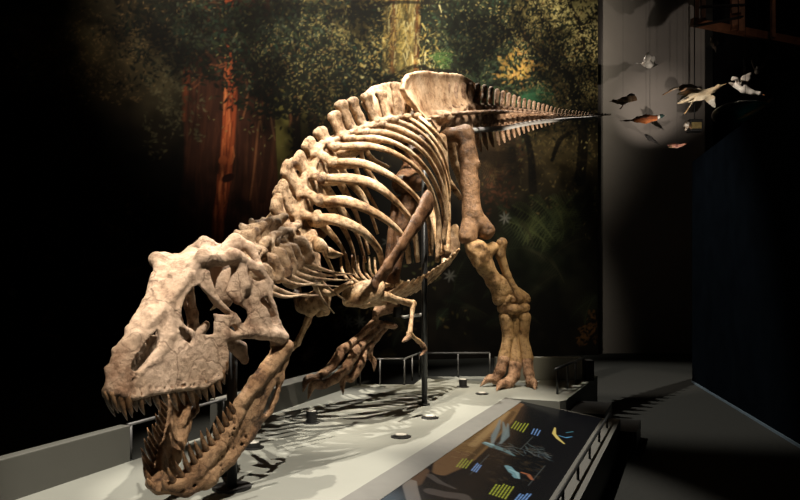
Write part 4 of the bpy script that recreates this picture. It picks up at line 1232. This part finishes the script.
for px, py in [(337, 326), (348, 322), (360, 322), (305, 357), (310, 352), (388, 242), (450, 276), (505, 218), (12, 293)]:
    for k in range(7):
        p = mu(px + 3.2 * math.cos(k * .9), py + 3.2 * math.sin(k * .9)); mv.leaf(p[0], p[1], 3.4 * S, 1.0 * S, -k * .9, (.15, .155, .16), .7)
for x, w_, c in [(393, 5, (.34, .15, .04)), (402, 3, (.55, .43, .12)), (409, 5, (.36, .24, .06)), (416, 4, (.40, .15, .035)), (412, 2, (.66, .56, .22)), (398, 2, (.3, .24, .08)), (386, 3, (.20, .15, .05))]:
    mv.stroke(ML_((x, -20), (x + 1, 25), (x - 1, 70)), [w_ * S * .45] * 3, c, .5, 6)
for i in range(150):
    x = rng.normal(405, 11); y0 = rng.uniform(-20, 62)
    mv.stroke(ML_((x, y0), (x + rng.normal(0, 2), y0 + rng.uniform(4, 12))), [S * .7, S * .3], random.choice([(.55, .44, .14), (.12, .09, .03), (.36, .24, .06), (.6, .55, .3), (.03, .03, .015)]), .7, 1.4)
for a, r in BOUGHS:
    mv.stroke(spline(ML_(*a), 16), [q * S for q in r], (.010, .008, .006), .85, 1.5)
for i in range(2200):      # sharp glints of light through the canopy
    cx, cy, sx, sy, c = random.choice([(575, 20, 26, 36, (.55, .50, .24)), (530, 25, 34, 24, (.36, .30, .12)), (300, 70, 46, 40, (.22, .21, .09)), (345, 55, 40, 34, (.26, .23, .09)), (590, 70, 12, 36, (.5, .42, .18)), (480, 40, 50, 30, (.16, .17, .08))])
    p = mu(rng.normal(cx, sx), rng.normal(cy, sy)); mv.leaf(p[0], p[1], rng.uniform(.5, 1.4) * S, rng.uniform(.3, .7) * S, rng.uniform(0, 3), c, .75)
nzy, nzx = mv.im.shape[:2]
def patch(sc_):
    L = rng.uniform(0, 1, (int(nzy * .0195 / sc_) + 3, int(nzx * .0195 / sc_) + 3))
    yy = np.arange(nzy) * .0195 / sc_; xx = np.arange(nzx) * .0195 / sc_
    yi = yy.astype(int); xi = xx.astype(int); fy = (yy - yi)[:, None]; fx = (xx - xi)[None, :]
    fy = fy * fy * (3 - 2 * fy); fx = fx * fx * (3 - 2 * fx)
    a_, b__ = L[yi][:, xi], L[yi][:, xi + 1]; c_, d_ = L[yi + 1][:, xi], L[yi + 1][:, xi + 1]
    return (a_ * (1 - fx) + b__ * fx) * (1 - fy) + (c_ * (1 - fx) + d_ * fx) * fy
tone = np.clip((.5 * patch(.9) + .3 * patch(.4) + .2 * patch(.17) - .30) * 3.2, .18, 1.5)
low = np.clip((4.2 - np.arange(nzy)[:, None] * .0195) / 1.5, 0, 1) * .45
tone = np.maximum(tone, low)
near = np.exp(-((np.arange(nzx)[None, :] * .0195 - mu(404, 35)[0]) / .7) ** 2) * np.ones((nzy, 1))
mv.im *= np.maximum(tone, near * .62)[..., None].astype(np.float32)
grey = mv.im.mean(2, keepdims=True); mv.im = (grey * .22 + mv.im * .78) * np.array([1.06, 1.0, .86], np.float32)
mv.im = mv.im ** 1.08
m0, nt, bb, N, K = nodes('printed_forest_picture')
vc = N('ShaderNodeVertexColor', layer_name='paint'); hv = N('ShaderNodeHueSaturation'); hv.inputs['Saturation'].default_value = 1.05
K(vc.outputs['Color'], hv.inputs['Color']); K(hv.outputs['Color'], bb.inputs['Base Color']); bb.inputs['Roughness'].default_value = .75; bb.inputs['Specular IOR Level'].default_value = .15
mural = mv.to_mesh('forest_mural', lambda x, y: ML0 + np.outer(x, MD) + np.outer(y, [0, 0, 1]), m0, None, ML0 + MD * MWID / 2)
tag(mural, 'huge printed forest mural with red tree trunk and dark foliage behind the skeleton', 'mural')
structure(MB().box(ML0 + MD * MWID / 2 - MN * .08 + np.array([0, 0, MH / 2]), (MWID, .12, MH), [MD, MN, [0, 0, 1]]).build('wall_mural_side', M_WALLD))

# grey wall behind the birds, dark stair wall at the right, gallery window above
gx0 = MR[0] + .06
structure(MB().box(((gx0 + 7.14) / 2, 16.5, 4.4), (7.14 - gx0, .2, 9.7)).build('wall_grey', M_GREYW))
structure(MB().box((7.22, 16.42, 4.4), (.16, .16, 9.7)).build('trim_1', M_BLACK))
wr = [(4.80, 11.5), (3.5, 4.56), (7.5, 4.56), (8.5, 11.5)]
structure(MB().prism(wr, FLOOR, 3.17).build('wall_right', M_BLUE))
structure(MB().prism([(4.80 - .012, 11.5), (3.5 - .012, 4.56), (3.5, 4.56), (4.80, 11.5)], FLOOR, FLOOR + .03).build('baseboard_right', plain('blue_grey_skirting', (.10, .14, .18), .4)))
win = empty('window_1', (9.2, 16.3, 6.6)); structure(win)
def wbox(a, b, w_, mat=M_WOOD, n='window_frame'):
    a = np.asarray(a); b = np.asarray(b); t = unit(b - a); s_ = unit(np.cross(t, [.1, 1, .05])); u_ = np.cross(s_, t)
    MB().box((a + b) / 2, (np.linalg.norm(b - a), w_, .12), [t, s_, u_]).build(n, mat, win)
wbox(at(692, 22, 15.6), at(830, 48, 16.6), .17)
for x, w_ in ((697, .07), (703, .09), (734, .13), (741, .13), (773, .07)):
    yb = 24 + (x - 700) * .19
    wbox(at(x, yb, 15.75), at(x - .5, -40, 15.75), w_)
wbox(at(696, 40 - 14, 15.4), at(742, 17, 15.5), .03, M_BLACK, 'glazing_bar'); wbox(at(700, 7, 15.4), at(745, 5, 15.5), .03, M_BLACK, 'glazing_bar')
b = MB().box((9.6, 16.85, 7.2), (6, .05, 3.4)).build('window_pane', plain('dark_window_glass', (.006, .006, .007), .15, 0, .1, 2), win)

# ---- steel posts carrying the skeleton ----------------------------------------------
def post(px, py, ztop, label, r=.028):
    b_ = on_z(px, py)
    o = MB().tube([b_ + (0, 0, .01), b_ + (0, 0, ztop)], r, 14).build('support_post', M_STEEL, ROOT, ORG, smooth=True)
    o['label'] = label
    MB().lathe(b_, [(.11 if px < 300 else .055, .0), (.11 if px < 300 else .055, .012), (.04, .014)], 28).build('base_plate', M_BLACK, o)
    return o, b_
e, b_ = post(424.5, 405, 2.25, 'tall dark steel post')
MB().tube([b_ + (0, 0, .87), at(404, 317, 6.95), at(396, 313, 7.02)], .016, 8).build('bracket', M_RAILBAR, e, smooth=True)
MB().lathe(at(398, 312, 7.0), [(.02, -.05), (.05, -.05), (.05, .05), (.02, .05)], 16).build('collar', M_BLACK, e)
post(232, 488, .92, 'short dark steel post under the skull', .03)

# ---- little floor lamps ---------------------------------------------------------------
M_CAP = plain('pale_lamp_lens', (.6, .58, .52), .3, 0, .05, 10)
LAB = {0: 'small cylindrical floor lamp left of the planted foot', 1: 'small cylindrical floor lamp beneath the raised foot', 2: 'low round floor lamp right of the lower jaw',
       3: 'low round floor lamp half hidden behind the lower jaw', 4: 'flat round floor lamp right of the tall steel post', 5: 'flat round floor lamp next to the stone edge of the graphic desk', 6: 'flat round floor lamp in front of the planted foot'}
for i, (px, py, h, r) in enumerate([(463, 387, .085, .045), (311.5, 423, .10, .045), (253, 448, .04, .05), (219, 474, .035, .05), (430, 418, .018, .05), (401, 437, .018, .05), (482, 394, .014, .045)]):
    c = on_z(px, py)
    e = empty('floor_lamp', c, LAB[i], 'floor lamp', 'small lamps set in the platform')
    MB().lathe(c, [(r * 1.55, .0), (r * 1.55, .006), (r * 1.1, .008)], 24).build('base_ring', M_BLACK, e)
    MB().lathe(c, [(r, .006), (r, h)], 24).build('lamp_body', M_BLACK if h > .03 else M_RAIL, e)
    MB().lathe(c, [(r * .85, h - .004), (r * .85, h + .004)], 24).build('lens', M_CAP, e)
# ------------------------------------------------------------------ hanging birds
M_BIRD = painted('feathers', .75)
M_WIRE = plain('thin_hanging_wire', (.02, .02, .02), .5, .5)
BIRDS = 'mounted birds hung in flight'


def bird(label, c, fwd, size, body, wings, head, tail, legs=None, h=.016, bill=None, necklen=.25):
    h *= .8
    """c: body centre; fwd: unit vector to the head; size: body length in metres.
    wings: list of (root offset, elbow, tip, chord) in metres relative to c; colours are linear rgb"""
    c = np.asarray(c, float); fwd = unit(fwd)
    a = c - fwd * size * .42; b_ = c + fwd * size * .36
    hd = b_ + unit(fwd + np.array([0, 0, .25])) * size * necklen
    r = size * .17
    bl = hd + fwd * size * (.26 if bill is None else bill)
    tl_ = a - unit(fwd + np.array([0, 0, -.05])) * size * tail[1]
    pts = [a, b_, hd, bl, tl_] + [c + np.asarray(w[k]) for w in wings for k in (0, 1, 2)]
    f = Field(np.min(pts, 0) - r - .06, np.max(pts, 0) + r + .06, h)
    f.chain([a, c, b_], [r * .55, r, r * .62], .04)
    f.chain([b_, hd], [r * .5, r * .36], .03); f.ball(hd, r * .48, .02)
    f.cap(hd, bl, r * .22, .008, .01)
    upv = unit(np.cross(np.cross(fwd, [0, 0, 1]), fwd))
    f.chain([a, a * .5 + tl_ * .5, tl_], [r * .5, r * tail[2], r * tail[2] * .45], .03, upv, .28)
    for w in wings:
        p0, p1, p2 = (c + np.asarray(w[k], float) for k in (0, 1, 2)); ch = w[3]
        ch *= .72
        n = unit(np.cross(p2 - p0, fwd)) if np.linalg.norm(np.cross(p2 - p0, fwd)) > 1e-3 else upv
        bk = -fwd * ch * .5
        f.chain([p0, p1, p2], [ch * .5, ch * .48, ch * .12], .03, n, .16)
        f.chain([p0 + bk, p1 + bk, p1 * .35 + p2 * .65 + bk * .5], [ch * .42, ch * .42, ch * .2], .03, n, .13)
    for lg in legs or []:
        f.chain([c + np.asarray(q) for q in lg], [.014, .012, .018], .01)
    V, Q = f.mesh()
    o = make_obj('hanging_bird', V, Q, M_BIRD, None, c)
    tag(o, label, 'bird', BIRDS)
    s = (V - c) @ fwd / size; d = np.linalg.norm(V - (c + np.outer((V - c) @ fwd, fwd)), axis=1) / (r * 1.25)
    hd_s = (hd - c) @ fwd / size
    col = np.tile(np.asarray(body[0], float), (len(V), 1))
    col[V[:, 2] < c[2] - r * .3] = body[1]
    col[s < -.45] = tail[0]
    wg = d > 1
    wg &= s < hd_s - .12
    if wings:
        col[wg] = wings[0][4]
        dist = np.min([np.linalg.norm(V - (c + np.asarray(w[2])), axis=1) for w in wings], 0)
        col[wg & (dist < .22)] = wings[0][5]
    nh = np.linalg.norm(V - hd, axis=1) < r * .75
    col[nh] = head[0]
    col[(np.linalg.norm(V - bl, axis=1) < size * .2) & ~nh] = head[1]
    if len(head) > 2: col[(s > hd_s - .16) & (s < hd_s - .08) & (d < 1)] = head[2]
    if legs:
        for lg in legs: col[np.linalg.norm(V - (c + np.asarray(lg[-1])), axis=1) < .14] = head[1]
    set_paint(o, np.clip(col * rng.uniform(.8, 1.1, (len(V), 1)), 0, 1))
    top = float(V[np.argmin(np.hypot(V[:, 0] - c[0], V[:, 1] - c[1]))][2])
    MB().tube([c + (0, 0, r * .5), (c[0], c[1], 9.5)], .002, 5).build('hanging_wire', M_WIRE, o)
    return o


W_, BR, CRM, BLK = (.85, .80, .72), (.22, .13, .07), (.62, .50, .33), (.02, .018, .017)
bird('white bird with one raised wing and a long thin bill, highest before the grey wall', at(649, 65, 14.6), (-.8, -.5, -.12), .36, (W_, W_),
     [((0, 0, .03), (.06, .05, .10), (.14, .1, .20), .16, W_, W_), ((-.06, -.05, .03), (-.12, -.2, .08), (-.2, -.5, .12), .14, W_, (.4, .2, .1))], ((.8, .7, .6), (.35, .45, .42)), (W_, .25, .7), bill=.75, necklen=.2)
bird('mottled brown bird with a dark wing, beside the tip of the tail', at(623, 101, 14.4), (-.85, -.4, -.2), .42, ((.36, .25, .15), (.55, .45, .32)),
     [((.08, 0, .04), (.18, .05, .09), (.30, .1, .06), .17, (.07, .05, .04), BLK)], (BR, BR), (BR, .2, .8), legs=[[(0, 0, -.04), (-.02, -.02, -.12), (-.06, -.02, -.16)]])
bird('pheasant with orange breast, dark head and long pointed tail', at(646, 119, 14.2), (.97, -.2, .06), .50, ((.30, .085, .03), (.48, .15, .045)),
     [((.0, -.06, .03), (-.12, -.1, .02), (-.24, -.12, -.02), .16, (.13, .05, .025), (.08, .035, .02))], ((.02, .05, .045), (.5, .42, .3), (.85, .82, .75)), ((.17, .08, .04), .62, .45), bill=.18)
bird('small black bird gliding with slanting wings, below the pheasant', at(650, 138.5, 14.9), (-.75, -.5, .25), .26, (BLK, BLK),
     [((0, 0, 0), (.1, .05, -.04), (.24, .1, -.12), .11, BLK, BLK), ((-.02, 0, 0), (-.08, -.15, .02), (-.16, -.3, .0), .1, BLK, BLK)], (BLK, BLK), (BLK, .3, .7), h=.013)
bird('tiny pinkish bird low before the grey wall', at(677, 146, 14.3), (.9, -.3, .1), .22, ((.55, .25, .18), (.7, .4, .3)),
     [((0, 0, .02), (-.05, .06, .05), (-.12, .12, .04), .08, (.3, .12, .1), (.3, .12, .1))], ((.6, .3, .2), (.4, .1, .05)), (BR, .3, .6), h=.012)
bird('slim gull with long narrow spread wings, over the large cream bird', at(683, 88, 13.9), (-.55, -.7, -.45), .34, ((.24, .16, .10), (.40, .24, .14)),
     [((-.03, 0, .02), (-.2, .02, -.02), (-.44, .05, -.16), .11, (.45, .36, .26), (.5, .42, .32)), ((.04, 0, .03), (.2, .05, .05), (.42, .1, .0), .11, (.34, .26, .18), (.4, .3, .2))], (BR, (.5, .25, .12)), (BR, .3, .6))
bird('large cream bird with broad wings and dangling legs, right edge of the grey wall', at(701, 95, 13.6), (.75, -.6, .22), .56, (CRM, (.72, .62, .45)),
     [((-.08, 0, .02), (-.28, -.1, -.02), (-.54, -.2, -.20), .20, (.66, .55, .38), (.75, .7, .6)), ((-.02, .05, .05), (-.12, .25, .14), (-.26, .5, .16), .18, (.5, .36, .2), (.4, .28, .15)), ((.06, -.05, 0), (.12, -.2, -.12), (.15, -.3, -.34), .14, (.3, .2, .12), (.25, .16, .09))],
     ((.55, .4, .25), (.45, .3, .15)), (CRM, .35, .9), legs=[[(-.14, 0, -.08), (-.22, 0, -.22), (-.32, 0, -.36)]])
bird('dim grey bird with ragged wings, high beside the dark column', at(713, 43, 14.0), (-.5, -.7, .4), .26, ((.22, .18, .16), (.3, .24, .2)),
     [((0, 0, 0), (.06, .04, -.06), (.08, .06, -.16), .1, (.2, .15, .13), (.25, .2, .17)), ((-.02, 0, .02), (.08, .1, .06), (.17, .15, .04), .1, (.1, .08, .07), (.1, .08, .07))], ((.3, .26, .24), (.2, .15, .1)), (BR, .25, .6))
bird('white goose landing with raised curved wings and orange bill', at(744, 89, 13.0), (.72, -.45, -.5), .44, (W_, W_),
     [((.02, .03, .06), (.08, .05, .20), (.19, .1, .34), .13, (.6, .55, .48), (.5, .45, .4)), ((-.08, -.02, .05), (-.15, -.04, .18), (-.27, -.06, .14), .13, (.25, .2, .17), (.45, .4, .34))], (W_, (.55, .18, .05)), ((.3, .26, .22), .2, .8), necklen=.3)
bird('dim brown bird with both wings raised in a V, above the goose', at(757, 71, 13.6), (-.4, -.85, .1), .26, ((.16, .13, .11), (.45, .4, .36)),
     [((-.03, 0, .03), (-.06, .02, .12), (-.09, .04, .24), .08, (.13, .08, .06), (.1, .07, .05)), ((.04, 0, .03), (.13, .03, .12), (.24, .05, .34), .09, (.16, .10, .075), (.2, .13, .1))], ((.4, .36, .32), (.2, .15, .1)), (BR, .2, .6))
bird('small white bird tucked beside the dark lamp box', at(686, 126, 14.1), (-.3, -.6, -.6), .26, (W_, (.6, .5, .4)),
     [((.02, 0, .02), (.08, .05, .02), (.15, .1, -.02), .1, (.5, .4, .3), BR)], ((.7, .6, .5), (.3, .2, .1)), (BR, .3, .6))
# dark box lamp hanging among the birds
c = at(694.5, 126, 14.6)
e = empty('box_lamp', c - np.array([0, 0, .13]), 'dark box-shaped lamp with a dull amber window, hanging below the large cream bird', 'lamp')
MB().box(c, (.27, .2, .25)).build('lamp_housing', M_BLACK, e, bevel=.01)
MB().box(c + (0, -.105, -.01), (.21, .012, .13)).build('amber_window', plain('dull_amber_glass', (.16, .12, .05), .3, 0, .3, 20), e)
MB().tube([c + (0, 0, .12), (c[0], c[1], 9.5)], .012, 8).build('hanging_rod', M_BLACK, e)
# curved showcase lid peeping over the dark stair wall
c = at(751, 112, 12.4)
e = empty('showcase_dome', c - np.array([.0, 0, .35]), 'dark curved showcase dome with teal sheen and pale rim above the right-hand wall', 'showcase')
f = Field(c - np.array([.75, .5, .4]), c + np.array([.6, .5, .35]), .02)
f.ball(c + np.array([-.1, 0, -.05]), (.58, .38, .24), .01); f.ball(c + np.array([-.1, -.06, -.09]), (.54, .38, .22), .01, cut=True)
V, Q = f.mesh(); o = make_obj('curved_shell', V, Q, painted('painted_sheen_shell', .3, .0), e, np.array(e.location))
g = np.exp(-((V[:, 0] - c[0] - .02) / .16) ** 2 - ((V[:, 2] - c[2] - .06) / .16) ** 2)[:, None]  # teal sheen painted into the shell's vertex colours
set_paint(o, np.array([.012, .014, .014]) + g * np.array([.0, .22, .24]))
MB().tube(spline([at(738, 119, 12.2), at(752, 112.5, 12.25), at(763, 106, 12.3), at(773, 98.5, 12.3)], 14), [.01, .035, .03, .012], 8).build('pale_rim', plain('worn_gold_rim', (.5, .36, .18), .4), e, smooth=True)
MB().tube([c + (-.1, 0, .1), (c[0] - .1, c[1], 9.5)], .004, 6).build('hanging_wire', M_WIRE, e)
# ------------------------------------------------------------------ camera and lights
cam = bpy.data.cameras.new('camera'); co = bpy.data.objects.new('camera', cam); COL.objects.link(co)
co.location = (0, 0, EYE); co.rotation_euler = (math.pi / 2, 0, 0)
cam.sensor_width = 36; cam.lens = F / 800 * 36; cam.shift_y = 35 / 800; cam.clip_end = 100
bpy.context.scene.camera = co
w = bpy.data.worlds.new('dark_hall'); bpy.context.scene.world = w; w.use_nodes = True
w.node_tree.nodes['Background'].inputs[0].default_value = (.9, .85, .8, 1); w.node_tree.nodes['Background'].inputs[1].default_value = .004
sc = bpy.context.scene
sc.view_settings.view_transform = 'Standard'; sc.view_settings.look = 'None'; sc.view_settings.exposure = 0


def spot(name, loc, aim, watts, angle, blend=.4, r=.06, col=(1, .86, .68)):
    l = bpy.data.lights.new(name, 'SPOT'); l.energy = watts; l.spot_size = math.radians(angle); l.spot_blend = blend; l.shadow_soft_size = r; l.color = col
    o = bpy.data.objects.new(name, l); COL.objects.link(o); o.location = tuple(loc)
    o.rotation_euler = Vector(np.asarray(aim, float) - np.asarray(loc, float)).to_track_quat('-Z', 'Y').to_euler()
    return o


spot('skull_spot', (.3, .6, 6.4), (-1.0, 3.95, .85), 3000, 22, .5, .045, (1, .90, .77))
spot('skull_top_spot', (-2.6, 3.4, 7.4), (-1.05, 4.05, .85), 2900, 15, .5, .045, (1, .90, .77))
spot('rib_spot', (.5, 5.0, 9.2), (-.15, 6.5, 2.0), 6800, 28, .5, .05, (1, .89, .74))
spot('back_spot', (.6, 10.3, 9.2), (-.25, 5.6, .8), 5200, 30, .4, .05, (1, .91, .78))
spot('hip_spot', (2.1, 5.0, 8.8), (.50, 7.8, 3.2), 4200, 20, .5, .05, (1, .89, .74))
spot('tail_spot', (-.3, 10.6, 9.0), (3.2, 10.7, .2), 3600, 46, .5, .025, (1, .92, .8))
spot('tail_front_spot', (.2, 8.0, 9.2), (2.0, 10.1, 3.8), 2300, 20, .6, .03, (1, .86, .72))
spot('tail_fill', (3.0, 7.6, .1), (1.9, 10.0, 3.7), 1400, 26, .6, .03, (1, .84, .66))
spot('leg_spot', (3.0, 4.6, 6.5), (.95, 7.9, 1.3), 1300, 20, .6, .05, (1, .84, .58))
spot('foot_spot', (-.8, 3.4, 7.0), (-.5, 6.6, .6), 2400, 22, .6, .05, (1, .88, .72))
spot('mural_spot', (.2, 8.6, 9.3), (.5, 15.0, 7.6), 4200, 70, 1, .2, (1, .9, .72))
spot('mural_spot', (1.4, 9.6, 9.3), (1.8, 15.2, 6.4), 1500, 50, 1, .2, (1, .92, .72))
spot('mural_spot', (-3.2, 8.2, 9.3), (-3.2, 14.2, 6.6), 2300, 58, 1, .2, (1, .85, .68))
spot('mural_low_spot', (.5, 9.0, 8.0), (1.4, 15.4, 2.2), 2600, 40, 1, .2, (1, .92, .75))
spot('bird_spot', (4.4, 12.3, 2.9), (5.85, 16.4, 5.3), 520, 22, 1, .02, (1, .88, .75))
spot('bird_front_spot', (5.3, 12.2, 3.1), (5.7, 14.4, 4.8), 240, 44, .9, .02, (1, .88, .75))
spot('goose_spot', (4.0, 12.6, 5.6), (6.4, 13.2, 4.85), 230, 26, .8, .03, (1, .88, .75))
spot('white_bird_fill', (3.3, 13.7, 6.2), (5.2, 14.6, 5.72), 150, 17, .7, .03, (1, .9, .8))  # unseen lamp added to brighten the white bird
spot('gallery_fill', (7.5, 13.0, 9.3), (8.2, 16.0, 7.0), 25, 60, 1, .1, (1, .8, .6))  # unseen dim lamp added so the gallery window frame shows
